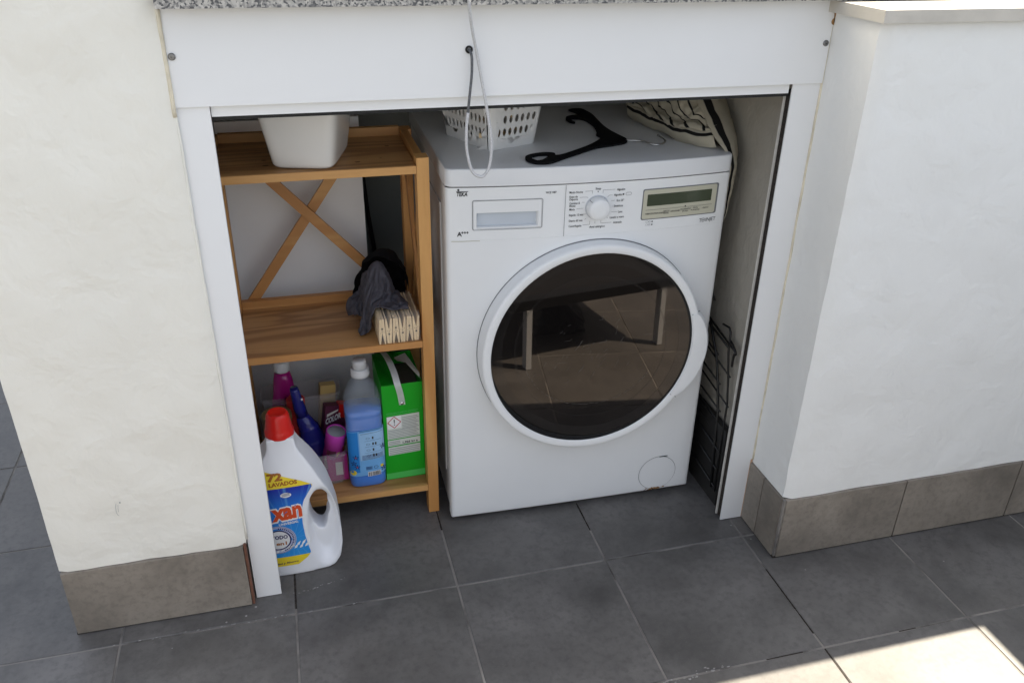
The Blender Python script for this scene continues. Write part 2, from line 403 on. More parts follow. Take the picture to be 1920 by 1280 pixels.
def bspline_surface(name, mat, ctrl, nu=40, nv=40, parent=None, wrinkle=0.0, wscale=30, thick=0.0, uvk=(1, 1), uvw=0.0):
    C = np.array(ctrl, float); n, mm = C.shape[:2]
    def basis(N, t):
        Wt = np.zeros(N); kn = [0] * 3 + list(np.linspace(0, 1, N - 2)) + [1] * 3
        t = min(max(t, 0), 1 - 1e-9)
        B = [1.0 if kn[i] <= t < kn[i + 1] else 0.0 for i in range(len(kn) - 1)]
        for k in range(1, 4):
            B = [((t - kn[i]) / (kn[i + k] - kn[i]) * B[i] if kn[i + k] > kn[i] else 0) + ((kn[i + k + 1] - t) / (kn[i + k + 1] - kn[i + 1]) * B[i + 1] if kn[i + k + 1] > kn[i + 1] else 0) for i in range(len(B) - 1)]
        return np.array(B[:N])
    BU = np.array([basis(n, i / nu) for i in range(nu + 1)]); BV = np.array([basis(mm, j / nv) for j in range(nv + 1)])
    P = np.einsum('in,nmk,jm->ijk', BU, C, BV)
    bm = bmesh.new(); uv = bm.loops.layers.uv.new('UVMap'); V = []
    for i in range(nu + 1):
        for j in range(nv + 1):
            p = Vector(P[i, j])
            if wrinkle: p = p + Vector(mn.noise_vector(p * wscale)) * wrinkle + Vector(mn.noise_vector(p * wscale * 2.7)) * wrinkle * 0.35
            V.append(bm.verts.new(p))
    for i in range(nu):
        for j in range(nv):
            f = bm.faces.new((V[i * (nv + 1) + j], V[(i + 1) * (nv + 1) + j], V[(i + 1) * (nv + 1) + j + 1], V[i * (nv + 1) + j + 1]))
            for l, (a, b) in zip(f.loops, ((i, j), (i + 1, j), (i + 1, j + 1), (i, j + 1))):
                l[uv].uv = (a / nu * uvk[0] + b / nv * uvk[1] + uvw, b / nv)
    if thick: bmesh.ops.solidify(bm, geom=bm.faces[:], thickness=thick)
    return bm_obj(name, bm, mat, parent, smooth=True)

_txt = {}
def text_geo(s, bold=0.0, shear=0.0):
    k = (s, bold, shear)
    if k not in _txt:
        cu = bpy.data.curves.new('lettering', 'FONT'); cu.body = s; cu.size = 1.0; cu.offset = bold; cu.shear = shear; cu.resolution_u = 2
        o = bpy.data.objects.new('lettering', cu); COL.objects.link(o)
        bpy.context.view_layer.update()
        me = bpy.data.meshes.new_from_object(o.evaluated_get(bpy.context.evaluated_depsgraph_get()))
        V = np.array([v.co[:2] for v in me.vertices]) if len(me.vertices) else np.zeros((0, 2)); F = [list(p.vertices) for p in me.polygons]
        bpy.data.objects.remove(o); bpy.data.curves.remove(cu); bpy.data.meshes.remove(me)
        if len(V): V = V - [V[:, 0].min(), 0]
        _txt[k] = (V, F)
    return _txt[k]

class Print:
    """flat print: shapes in (u, v) carried onto a surface by a mapper"""
    def __init__(s): s.V = []; s.F = []
    def poly(s, pts):
        n = len(s.V); s.V += [tuple(p) for p in pts]; s.F.append(list(range(n, n + len(pts)))); return s
    def rect(s, u0, v0, u1, v1, nu=1, sk=0.0):
        for i in range(nu):
            a = u0 + (u1 - u0) * i / nu; b = u0 + (u1 - u0) * (i + 1) / nu
            s.poly([(a, v0 + sk * (a - u0)), (b, v0 + sk * (b - u0)), (b, v1 + sk * (b - u0)), (a, v1 + sk * (a - u0))])
        return s
    def line(s, pts, t):
        fine = []
        for (a, b), (c, d) in zip(pts, pts[1:]):
            k = max(1, int(math.hypot(c - a, d - b) / 0.006)); fine += [(a + (c - a) * i / k, b + (d - b) * i / k) for i in range(k)]
        pts = fine + [pts[-1]]
        for (a, b), (c, d) in zip(pts, pts[1:]):
            L = math.hypot(c - a, d - b) or 1; nx, ny = -(d - b) / L * t / 2, (c - a) / L * t / 2
            s.poly([(a + nx, b + ny), (a - nx, b - ny), (c - nx, d - ny), (c + nx, d + ny)])
        return s
    def disc(s, u, v, r, n=20, rv=None): return s.poly([(u + r * math.cos(2 * math.pi * k / n), v + (rv or r) * math.sin(2 * math.pi * k / n)) for k in range(n)])
    def ring(s, u, v, r0, r1, n=28, k=1.0):
        for i in range(n):
            a, b = 2 * math.pi * i / n, 2 * math.pi * (i + 1) / n
            s.poly([(u + r0 * math.cos(a), v + k * r0 * math.sin(a)), (u + r1 * math.cos(a), v + k * r1 * math.sin(a)), (u + r1 * math.cos(b), v + k * r1 * math.sin(b)), (u + r0 * math.cos(b), v + k * r0 * math.sin(b))])
        return s
    def rrect_line(s, u0, v0, u1, v1, r, t):
        pts = []
        for cx, cy, a0 in ((u1 - r, v1 - r, 0), (u0 + r, v1 - r, 90), (u0 + r, v0 + r, 180), (u1 - r, v0 + r, 270)):
            for k in range(5): a = math.radians(a0 + k * 22.5); pts.append((cx + r * math.cos(a), cy + r * math.sin(a)))
        return s.line(pts + [pts[0]], t)
    def text(s, t, u, v, cap, width=None, bold=0.0, align='l', shear=0.0, sk=0.0):
        V, F = text_geo(t, bold, shear)
        if not len(V): return s
        k = cap / 0.69; kx = k if width is None else width / max(V[:, 0].max(), 1e-6)
        off = {'l': 0, 'r': -V[:, 0].max() * kx, 'c': -V[:, 0].max() * kx / 2}[align]
        n = len(s.V)
        s.V += [(u + off + x * kx, v + y * k + sk * (off + x * kx)) for x, y in V]; s.F += [[n + i for i in f] for f in F]
        return s
    def build(s, mapper, mat, parent, name='lettering'):
        me = bpy.data.meshes.new(name)
        me.from_pydata([mapper(u, v) for u, v in s.V], [], s.F); me.update()
        o = link(name, me, mat, parent)
        if len(s.F) > 1: o['kind'] = 'stuff'
        return o

def thing(name, label, cat, loc=(0, 0, 0), rz=0.0, group=None):
    o = bpy.data.objects.new(name, None); COL.objects.link(o); o.empty_display_size = 0.05
    o.location = loc; o.rotation_euler = (0, 0, rz)
    tag(o, label, cat, group); return o
def tag(o, label, cat, group=None):
    o['label'] = label; o['category'] = cat
    if group: o['group'] = group
    return o
def structure(o): o['kind'] = 'structure'; return o

# ------------------------------------------------------------------ ground and floor tiles
box('ground', 'grout', -30, 30, -30, 30, -0.30, -0.05, bevel=0); structure(bpy.data.objects['ground'])
floor = box('floor', 'grout', -7.5, 5.5, -7.0, 5.0, -0.06, -0.0014, bevel=0); structure(floor)
TS, TX, TY, GAP = 0.3366, 0.1738, -0.1754, 0.0040
def tile_mesh(nm):
    bm = bmesh.new(); h = (TS - GAP) / 2; add_box(bm, -h, h, -h, h, -0.012, 0)
    bmesh.ops.bevel(bm, geom=[e for e in bm.edges if all(v.co.z > -0.001 for v in e.verts)], offset=0.0012, segments=1, affect='EDGES')
    bmesh.ops.recalc_face_normals(bm, faces=bm.faces)
    me = bpy.data.meshes.new(nm); bm.to_mesh(me); bm.free(); me.materials.append(MT['tile']); return me
tme = tile_mesh('tile'); far = bmesh.new()
for i in range(-20, 15):
    for j in range(-13, 20):
        cx, cy = TX + (i + 0.5) * TS, TY - (j + 0.5) * TS
        if not (-7.3 < cx < 5.3 and -6.8 < cy < 4.8): continue
        if -5 <= i <= 8 and -5 <= j <= 11:
            o = bpy.data.objects.new('tile', tme); COL.objects.link(o); o.parent = floor
            o.location = (cx, cy, random.uniform(-0.0004, 0.0004)); o.rotation_euler = (random.gauss(0, 0.0011), random.gauss(0, 0.0011), 0)
        else:
            h = (TS - GAP) / 2; add_box(far, cx - h, cx + h, cy - h, cy + h, -0.012, 0)
o = bm_obj('paving_beyond', far, 'tile', floor); o['kind'] = 'stuff'

dk = Print()
for xc, ya, yb_ in ((TX, 0.105, 0.010), (TX + TS, 0.030, -0.072), (TX + 2 * TS, -0.285, -0.475), (TX - TS, -0.02, -0.16), (TX + 2 * TS, -0.515, -0.60)):
    n_ = 14
    for k in range(n_):
        y0 = ya + (yb_ - ya) * k / n_; y1 = ya + (yb_ - ya) * (k + 1) / n_; w0 = 0.0018 + 0.0007 * mn.noise(Vector((xc, y0 * 60, 0)))
        dk.poly([(xc - w0, y0), (xc - w0, y1), (xc + w0, y1), (xc + w0, y0)])
for xa, xb in ((0.72, 0.80), (1.02, 1.06)): dk.rect(xa, TY - TS - 0.0014, xb, TY - TS + 0.0012)
o = dk.build(lambda u, v: (u, v, -0.0011), 'brush', floor, 'dark_joint')  # darker stretches along some tile joints
wk = Print()
for k in range(30):
    t = k / 29; u = -0.165 + 0.105 * t + random.gauss(0, 0.0015); v = -0.120 + 0.022 * t + random.gauss(0, 0.0018); r = random.uniform(0.0006, 0.0022)
    if random.random() < 0.75: wk.poly([(u + r * random.uniform(0.6, 2.2) * math.cos(q), v + r * random.uniform(0.4, 0.9) * math.sin(q)) for q in (0, 1, 2, 3, 4, 5)])
for k in range(30):
    t = random.random(); u = 0.500 + 0.14 * t; v = TY - TS + random.gauss(0, 0.0035) + (0.004 if t > 0.5 else -0.003); r = random.uniform(0.0008, 0.0034)
    wk.poly([(u + r * random.uniform(0.6, 2.0) * math.cos(q), v + r * random.uniform(0.4, 0.9) * math.sin(q)) for q in (0, 1, 2, 3, 4, 5)])
for u, v in ((-0.243, -0.137), (-0.40, -0.21), (0.84, -0.135), (0.862, -0.19), (-0.62, -0.30), (1.25, -0.36), (-0.30, -0.166), (-0.262, -0.158), (0.93, -0.31)):
    wk.disc(u, v, random.uniform(0.0012, 0.0026), 7)
for v0 in (0.0, 1.0):
    for k in range(14):
        u = -0.52 + 0.30 * random.random() + 0.2 * v0; v = TY + random.gauss(0, 0.0016); r = random.uniform(0.0006, 0.0018)
        wk.poly([(u + r * 2 * math.cos(q), v + r * 0.7 * math.sin(q)) for q in (0, 1, 2, 3, 4, 5)])
wk.build(lambda u, v: (u, v, 0.0011), 'limescale', floor, 'plaster_splash')
# ------------------------------------------------------------------ walls
def lumpy_wall(name, mat, x0, x1, y0, y1, z0, z1, parent=None, amp=0.0050, cell=0.016, seed=0.0, rnd=0.006):
    """rendered block: its front (y0) and, when asked, its sides are uneven by hand-trowelled lumps"""
    bm = bmesh.new()
    nx, nz = max(2, int((x1 - x0) / cell)), max(2, int((z1 - z0) / cell)); G = []
    for i in range(nx + 1):
        for j in range(nz + 1):
            x = x0 + (x1 - x0) * i / nx; z = z0 + (z1 - z0) * j / nz
            t = min(x - x0, x1 - x); e = rnd - math.sqrt(max(0, rnd * rnd - max(0, rnd - t) ** 2)) if t < rnd else 0
            d = mn.fractal(Vector((x * 9 + seed, z * 7, seed)), 1.0, 2.0, 3) * amp
            dx = 0.0
            if i in (0, nx): dx = mn.noise(Vector((seed + i, z * 14, 3.3))) * 0.0016
            G.append(bm.verts.new((x + dx, y0 - d + e, z)))
    for i in range(nx):
        for j in range(nz):
            bm.faces.new((G[i * (nz + 1) + j], G[(i + 1) * (nz + 1) + j], G[(i + 1) * (nz + 1) + j + 1], G[i * (nz + 1) + j + 1]))
    be = [e for e in bm.edges if e.is_boundary]
    r = bmesh.ops.extrude_edge_only(bm, edges=be)
    nv = [g for g in r['geom'] if isinstance(g, bmesh.types.BMVert)]
    for v in nv: v.co.y = y0 + 0.02
    be = [e for e in bm.edges if e.is_boundary]
    r = bmesh.ops.extrude_edge_only(bm, edges=be)
    for v in [g for g in r['geom'] if isinstance(g, bmesh.types.BMVert)]: v.co.y = y1
    bmesh.ops.holes_fill(bm, edges=[e for e in bm.edges if e.is_boundary], sides=0)
    return autosmooth(bm_obj(name, bm, mat, parent), 0.9)

SK = 0.157
lw = thing('house_wall', 'tall cream rendered wall end standing left of the shutter frame', 'wall', (-0.41, -0.125, 0))
def child_at(root, f, *a, **k):
    o = f(*a, **k); o.parent = root; o.location = -root.location; return o
child_at(lw, lumpy_wall, 'render', 'stucco_l', -0.585, -0.2425, -0.125, 2.2, SK + 0.001, 3.0, seed=2.0)
child_at(lw, box, 'skirting_tile', 'skirt', -0.582, -0.2495, -0.1305, -0.115, 0.0035, SK, bevel=0.001)
child_at(lw, box, 'wall_core', 'stucco_l', -0.575, -0.2445, -0.1155, 2.19, 0.0, SK, bevel=0)
child_at(lw, box, 'raw_tile_edge', 'terracotta', -0.2485, -0.2440, -0.128, -0.110, 0.002, SK + 0.003, bevel=0.0006)
child_at(lw, box, 'joint_line', 'brush', -0.584, -0.2495, -0.1285, -0.118, 0.0002, 0.0035, bevel=0)

sm_p = Print()
sm_p.line([(-0.4560, 0.303), (-0.4578, 0.296), (-0.4588, 0.288), (-0.4586, 0.281), (-0.4570, 0.276), (-0.4552, 0.275)], 0.0007); sm_p.line([(-0.4530, 0.300), (-0.4545, 0.291), (-0.4550, 0.284)], 0.0005)
sm_p.disc(-0.4490, 0.3045, 0.0016, 8)
o = sm_p.build(lambda u, v: (u, -0.1295, v), 'text_g', lw, 'scuff_mark'); o.location = -lw.location
PX0, PX1, PYF, PH = 0.8825, 2.05, -0.2545, 1.135
pw = thing('parapet_wall', 'low white rendered wall with stone cap right of the niche', 'wall', (1.4, PYF, 0))
bm = bmesh.new()
child_at(pw, lumpy_wall, 'render', 'stucco_r', PX0, 3.2, PYF, 0.70, SK + 0.004, PH, seed=11.0, amp=0.0026, rnd=0.010)
x = PX0 + 0.0025; first = True
for x1 in (1.186, 1.4985, 1.835, 2.05):
    child_at(pw, box, 'skirting_tile', 'skirt', x, x1, PYF - 0.0055, PYF + 0.01, 0.0035, SK + 0.003, bevel=0.001); x = x1 + 0.0035
y = PYF + 0.004
for y1 in (-0.1762, -0.1135):
    child_at(pw, box, 'skirting_tile', 'skirt', PX0 - 0.0052, PX0 + 0.01, y, y1, 0.0035, SK + 0.003, bevel=0.001); y = y1 + 0.003
child_at(pw, box, 'joint_line', 'brush', PX0 - 0.004, 2.04, PYF - 0.0042, PYF + 0.14, 0.0002, 0.0036, bevel=0)
child_at(pw, box, 'skirting_grout', 'grout', PX0 - 0.0022, 2.04, PYF - 0.0022, -0.112, 0.003, SK + 0.002, bevel=0)
child_at(pw, box, 'filler_strip', 'salmon', PX0 - 0.0060, PX0 - 0.001, -0.1132, -0.1095, 0.003, SK + 0.012, bevel=0.0008)
cx = PX0 - 0.016
for x1 in (1.335, 1.95, 3.2):
    child_at(pw, box, 'cap', 'marble', cx, x1, PYF - 0.016, 0.45, PH + 0.0015, PH + 0.0215, bevel=0.0022, seg=3); cx = x1 + 0.0015

# side parapet off to the right, closing the terrace, and an added bounce wall behind
sw = thing('side_parapet', 'white rendered parapet closing the right side of the terrace', 'wall', (2.15, -2, 0))
child_at(sw, box, 'render', 'stucco_r', 2.06, 2.30, -6.0, PYF - 0.001, 0.0, PH, bevel=0.004)
child_at(sw, box, 'cap', 'marble', 2.042, 2.32, -6.0, PYF - 0.0163, PH + 0.0015, PH + 0.0215, bevel=0.002)
bw = thing('bounce_parapet', 'unseen white parapet added at the far end of the terrace to bounce light', 'wall', (0, -3.5, 0))  # unseen wall added to send fill light towards the niche
child_at(bw, box, 'render', 'stucco_r', -7.0, 2.055, -3.65, -3.42, 0.0, 1.05, bevel=0.004)
child_at(bw, box, 'cap', 'marble', -7.0, 2.04, -3.67, -3.41, 1.0515, 1.0715, bevel=0.002)

# ------------------------------------------------------------------ niche lining
ni = thing('niche_lining', 'rough plastered inner walls of the appliance niche', 'wall', (0.3, 0.62, 0))
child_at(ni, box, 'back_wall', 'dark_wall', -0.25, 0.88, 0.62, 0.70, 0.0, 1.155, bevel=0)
bm = bmesh.new(); N = 40; G = []
for i in range(N + 1):
    for j in range(N + 1):
        y = -0.0855 + 0.7055 * i / N; z = 1.155 * j / N
        G.append(bm.verts.new((0.855 + mn.fractal(Vector((y * 14, z * 9, 5)), 1.0, 2.0, 3) * 0.0022, y, z)))
for i in range(N):
    for j in range(N):
        bm.faces.new((G[i * (N + 1) + j], G[i * (N + 1) + j + 1], G[(i + 1) * (N + 1) + j + 1], G[(i + 1) * (N + 1) + j]))
r = bmesh.ops.extrude_face_region(bm, geom=bm.faces[:])
bmesh.ops.translate(bm, verts=[g for g in r['geom'] if isinstance(g, bmesh.types.BMVert)], vec=(0.025, 0, 0))
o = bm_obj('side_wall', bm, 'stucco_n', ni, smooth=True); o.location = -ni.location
child_at(ni, box, 'fill_ceiling', 'stucco_r', -0.2340, 0.8540, -0.098, 0.619, 1.1400, 1.1540, bevel=0)  # unseen white ceiling added to bounce light into the niche
child_at(ni, box, 'side_wall', 'stucco_r', -0.2435, -0.2345, -0.09, 0.62, 0.0, 1.155, bevel=0)  # unseen wall, kept white to brighten the niche
child_at(ni, box, 'side_skirting', 'black_board', 0.836, 0.8515, -0.058, 0.60, 0.0005, 0.214, bevel=0.001)

# ------------------------------------------------------------------ granite worktop
gw = box('granite_worktop', 'granite', -0.2415, 1.105, -0.150, 0.70, 1.1585, 1.188, bevel=0.002)
tag(gw, 'speckled grey granite worktop along the top of the white panel', 'worktop')
wc = box('worktop_sealant', 'caulk', -0.2415, 0.866, -0.1165, -0.105, 1.1555, 1.1585, parent=gw, bevel=0.0008)

# ------------------------------------------------------------------ shutter frame
YF = -0.112
sf = thing('shutter_frame', 'white aluminium shutter frame with wide top panel around the niche', 'shutter', (0.315, YF, 0))
def sfb(*a, **k): return child_at(sf, box, *a, **k)
sfb('jamb', 'alu', -0.2405, -0.1905, YF, YF + 0.0032, 0.002, 1.0125, bevel=0.0012)
sfb('jamb', 'alu', 0.8235, 0.8805, YF, YF + 0.0032, 0.002, 1.0125, bevel=0.0012)
for s, xa, xb in ((1, 0.8245, 0.853), (-1, -0.233, -0.1915)):
    sfb('brush_seal', 'brush', xa + (0.0022 if s > 0 else 0), xb - (0 if s > 0 else 0.0022), YF + 0.0034, YF + 0.0220, 0.003, 1.0, bevel=0)
    sfb('guide_flange', 'alu_edge', xa - (0.0015 if s > 0 else 0), xb, YF + 0.0222, YF + 0.0258, 0.003, 1.0, bevel=0.0008)
panel = sfb('top_panel', 'alu', -0.2410, 0.8800, YF - 0.0045, YF + 0.012, 1.0135, 1.1556, bevel=0.0012)
for x, z in ((-0.2325, 1.0885), (0.8765, 1.0835)):
    sc = lathe_y('screw', 'screw', [(0.0054, YF - 0.0046), (0.0054, YF - 0.0062), (0.0042, YF - 0.0074), (0.0016, YF - 0.0076), (0.0014, YF - 0.0058)], x if x < 0 else x - 0.0045, z, None, 20, close=True)
    sc.parent = sf; sc.location = -sf.location
sfb('bottom_rail', 'alu', -0.1895, 0.8195, YF + 0.0055, YF + 0.0205, 0.9955, 1.0205, bevel=0.0012)
sfb('rubber_seal', 'rubber', -0.1900, 0.8225, YF + 0.009, YF + 0.019, 0.9895, 0.9955, bevel=0.0008)
# sealant beads either side of the frame
def bead(name, mat, pts, r, parent):
    P = [Vector(p) + Vector((mn.noise(Vector((i * 1.7, 0, len(pts)))) * 0.0012, 0, 0)) for i, p in enumerate(pts)]
    bm = bmesh.new(); tube_mesh(bm, P, r, 6); o = bm_obj(name, bm, mat, parent, smooth=True); o.location = -parent.location; return o
bead('sealant_bead', 'caulk', [(0.8822, YF - 0.001, 0.17 + 0.028 * k) for k in range(36)], 0.0026, sf)
bead('sealant_bead', 'stucco_l', [(-0.2412, YF - 0.004, 0.165 + 0.03 * k) for k in range(30)], 0.0032, sf)
bead('sealant_bead', 'caulk', [(-0.2420, YF - 0.0065, 1.000 + 0.0105 * k) for k in range(16)], 0.0034, sf)
pr = Print(); pr.disc(0.8815, 1.120, 0.006, 12); pr.disc(0.8775, 1.150, 0.004, 12); pr.poly([(0.876, 1.156), (0.884, 1.156), (0.883, 1.120), (0.8805, 1.118)])
o = pr.build(lambda u, v: (u, YF - 0.0052, v), 'rust', sf, 'rust_stain'); o.location = -sf.location

# pull cable hanging over the panel
cb = thing('pull_cable', 'looped grey braided cable hanging down in front of the white top panel', 'cable', (0.219, -0.12, 1.088))
up = [(0.200, -0.165, 1.30), (0.204, -0.163, 1.225), (0.2085, -0.160, 1.185), (0.2135, -0.150, 1.150), (0.221, -0.138, 1.115), (0.229, -0.130, 1.084), (0.239, -0.127, 1.034), (0.248, -0.127, 0.986), (0.2548, -0.127, 0.936), (0.2515, -0.127, 0.900), (0.2435, -0.1265, 0.883), (0.2345, -0.126, 0.880), (0.2215, -0.126, 0.890), (0.2125, -0.126, 0.925), (0.2115, -0.127, 0.961), (0.2145, -0.127, 0.990)]
o = tube('outer_sheath', 'cable_w', up, 0.0026, cb, 10, 6); o.location = -cb.location
dn = [(0.2145, -0.127, 0.990), (0.2172, -0.128, 1.017), (0.2208, -0.1285, 1.051), (0.2212, -0.128, 1.076), (0.2200, -0.125, 1.085), (0.2192, -0.118, 1.0875), (0.219, -0.110, 1.088)]
o = tube('inner_core', 'cable_d', dn, 0.0023, cb, 10, 6); o.location = -cb.location
o = lathe_y('grommet', 'rubber', [(0.0062, -0.1166), (0.0062, -0.1185), (0.0045, -0.1195), (0.003, -0.1185), (0.003, -0.1160)], 0.219, 1.088, cb, 20); o.location = -cb.location

# ------------------------------------------------------------------ washing machine
W = 0.597
wm = thing('washing_machine', 'white front loading washing machine with round dark glass door', 'washing machine', (0.2019, 0.0304, 0), -0.01897)
def bulge(x, z): return -(0.003 + 0.020 * min(max(z / 0.85, 0), 1)) * max(0.0, 1 - (2 * x / W - 1) ** 2)
def rnd_e(t, r): return r - math.sqrt(max(0, r * r - (r - t) ** 2)) if t < r else 0.0
def shell(name, mat, xs, zs, off=0.0, skip=None, back=0.03, rl=0.010, rb=0.0, parent=wm):
    bm = bmesh.new(); nz = len(zs); V = []
    for x in xs:
        for z in zs:
            y = bulge(x, z) + off + max(rnd_e(x, rl), rnd_e(W - x, rl), rnd_e(z - zs[0], rb) if rb else 0)
            V.append(bm.verts.new((x, y, z)))
    for i in range(len(xs) - 1):
        for j in range(nz - 1):
            if skip and skip((xs[i] + xs[i + 1]) / 2, (zs[j] + zs[j + 1]) / 2): continue
            bm.faces.new((V[i * nz + j], V[(i + 1) * nz + j], V[(i + 1) * nz + j + 1], V[i * nz + j + 1]))
    loose = [v for v in bm.verts if not v.link_faces]
    bmesh.ops.delete(bm, geom=loose, context='VERTS')
    r = bmesh.ops.extrude_edge_only(bm, edges=[e for e in bm.edges if e.is_boundary])
    for v in [g for g in r['geom'] if isinstance(g, bmesh.types.BMVert)]: v.co.y = back
    return autosmooth(bm_obj(name, bm, mat, parent), 0.7)
def edge_samples(a, b, n, r=0.010):
    s = [a, a + r * 0.12, a + r * 0.3, a + r * 0.6, a + r] + [a + r + (b - a - 2 * r) * k / n for k in range(1, n)] + [b - r, b - r * 0.6, b - r * 0.3, b - r * 0.12, b]
    return s
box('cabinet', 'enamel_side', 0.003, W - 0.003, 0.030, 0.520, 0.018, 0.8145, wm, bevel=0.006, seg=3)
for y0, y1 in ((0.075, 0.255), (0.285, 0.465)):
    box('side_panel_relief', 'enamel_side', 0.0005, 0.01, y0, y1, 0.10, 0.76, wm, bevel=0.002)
for fx in (0.06, W - 0.06):
    for fy in (0.07, 0.47):
        lathe = bmesh.new(); bmesh.ops.create_cone(lathe, cap_ends=True, segments=16, radius1=0.02, radius2=0.018, depth=0.019, matrix=Matrix.Translation((fx, fy, 0.0095)))
        bm_obj('foot', lathe, 'rubber', wm)
zs = [0.012, 0.0126, 0.0136, 0.0155, 0.018] + list(np.linspace(0.04, 0.69, 18)) + [0.70445]
shell('front_panel', 'enamel', edge_samples(0, W, 24), zs, rb=0.006)
D0, D1, DZ0, DZ1 = 0.0525, 0.1885, 0.7275, 0.7858
xs = sorted(set(edge_samples(0, W, 24) + [D0, D1])); zf = sorted(set([0.7046, 0.7052, DZ0, DZ1, 0.8118, 0.8124] + list(np.linspace(0.708, 0.81, 6))))
shell('control_panel', 'enamel', xs, zf, skip=lambda x, z: D0 < x < D1 and DZ0 < z < DZ1)
# drawer with its finger recess
dr = bmesh.new(); g = 0.0008
ax = [D0 + g, 0.0595, 0.1815, D1 - g]; az = [DZ0 + g, 0.7310, 0.7612, DZ1 - g]; V = {}
for i, x in enumerate(ax):
    for j, z in enumerate(az): V[i, j] = dr.verts.new((x, bulge(x, z) - 0.0004, z))
for i in range(3):
    for j in range(3):
        if (i, j) != (1, 1): dr.faces.new((V[i, j], V[i + 1, j], V[i + 1, j + 1], V[i, j + 1]))
Q = [dr.verts.new((ax[i] + (0.002 if i == 1 else -0.002), bulge(ax[i], az[j]) + 0.0075, az[j] + (0.0015 if j == 1 else 0.0))) for i, j in ((1, 1), (2, 1), (2, 2), (1, 2))]
P4 = [V[1, 1], V[2, 1], V[2, 2], V[1, 2]]
for k in range(4): dr.faces.new((P4[k], P4[(k + 1) % 4], Q[(k + 1) % 4], Q[k]))
dr.faces.new(Q)
r = bmesh.ops.extrude_edge_only(dr, edges=[e for e in dr.edges if e.is_boundary])
for v in [q for q in r['geom'] if isinstance(q, bmesh.types.BMVert)]: v.co.y = 0.025
drawer = bm_obj('detergent_drawer', dr, 'plastic_w', wm)
rc = Print(); rc.rect(0.0618, 0.7328, 0.1792, 0.7611, 8); rc.build(lambda u, v: (u, bulge(u, v) + 0.0068, v), 'recess', drawer, 'finger_recess_shade')  # plate at the back of the recess, its depth shade painted in
# lid
def lid_outline(ins):
    pts = []
    for x in edge_samples(0, W, 24, 0.014):
        pts.append((x, bulge(x, 0.85) - 0.003 + max(rnd_e(x, 0.014), rnd_e(W - x, 0.014))))
    pts += [(W, 0.20), (W, 0.40), (W, 0.522), (W * 0.5, 0.522), (0, 0.522), (0, 0.40), (0, 0.20)]
    c = Vector((W / 2, 0.25))
    return [(c.x + (x - c.x) * (1 - ins / 0.30), c.y + (y - c.y) * (1 - ins / 0.26)) for x, y in pts]
bm = bmesh.new(); loops = []
for z, ins in ((0.8148, 0.0015), (0.8160, 0.0), (0.8462, 0.0), (0.8484, 0.0007), (0.8496, 0.0021), (0.8500, 0.0045)):
    loops.append([bm.verts.new((x, y, z)) for x, y in lid_outline(ins)])
for a, b in zip(loops, loops[1:]):
    for k in range(len(a)): bm.faces.new((a[k], a[(k + 1) % len(a)], b[(k + 1) % len(a)], b[k]))
bm.faces.new(loops[0][::-1]); bm.faces.new(loops[-1])
autosmooth(bm_obj('lid', bm, 'lid', wm), 0.5)
# dark shadow gap under the lid
bm = bmesh.new(); a = []; b = []
for k in range(33):
    x = 0.002 + (W - 0.004) * k / 32; y = bulge(x, 0.813) + 0.002 + max(rnd_e(x, 0.012), rnd_e(W - x, 0.012))
    a.append(bm.verts.new((x, y, 0.8115))); b.append(bm.verts.new((x, y, 0.8152)))
for k in range(32): bm.faces.new((a[k], a[k + 1], b[k + 1], b[k]))
bm_obj('lid_gap', bm, 'dark', wm)

def front(off):
    return lambda u, v: (u, bulge(u, v) - off, v)
FR = front(0.0009)
ink = Print(); gr = Print(); ln = Print()
# brand lettering with its bar and dot
ink.text('TEKA', 0.0215, 0.7962, 0.0078, 0.0205, bold=0.03, shear=0.2); ink.rect(0.0210, 0.8046, 0.0436, 0.8058); ink.disc(0.0250, 0.8085, 0.0021)
ink.text('A', 0.0212, 0.7145, 0.0088, bold=0.03)
for k in range(3): ink.text('+', 0.0296 + k * 0.0050, 0.7188, 0.0062, 0.0042, bold=0.04)
ink.text('WCZ 1487', 0.1944, 0.7965, 0.0040, 0.0216, bold=0.02)
H = 0.0044
L_ = [('Modo Noche', 0.2425, 0.7962), ('Ropa de', 0.2428, 0.7872), ('Deporte', 0.2430, 0.7818), ('Camisas &', 0.2436, 0.7738), ('Blusas', 0.2438, 0.7684), ('Mixta', 0.2438, 0.7610), ('R\u00e1pido 12 min', 0.2440, 0.7490), ('Diario 60 min', 0.2444, 0.7370), ('Centrifugado', 0.2444, 0.7258)]
nat = lambda t, k: float(text_geo(t, 0.012)[0][:, 0].max()) * H / 0.69 * k
for t, u, v in L_: ink.text(t, u, v - H / 2, H, nat(t, 0.80), bold=0.012)
R_ = [('Algod\u00f3n', 0.3405, 0.7968), ('Algod\u00f3n', 0.3350, 0.7860), ('Eco 20\u00b0', 0.3420, 0.7740), ('Sint\u00e9ticos', 0.3365, 0.7628), ('Lana', 0.3470, 0.7500), ('Lavado a mano', 0.3270, 0.7390), ('Aclarado', 0.3380, 0.7278)]
for t, u, v in R_: ink.text(t, u + (0.003 if 'mano' in t else 0), v - H / 2, H, nat(t, 0.80), bold=0.012)
ink.text('Stop', 0.3012, 0.7990, H, bold=0.012, align='c'); ink.disc(0.3012, 0.7952, 0.0011)
ink.text('Anti al\u00e9rgico', 0.3042, 0.7195, H, bold=0.012, align='c')
ink.disc(0.3552, 0.7862, 0.0018)
gr.rrect_line(0.3605, 0.7835, 0.3720, 0.7893, 0.0022, 0.0007)
T = 0.0006
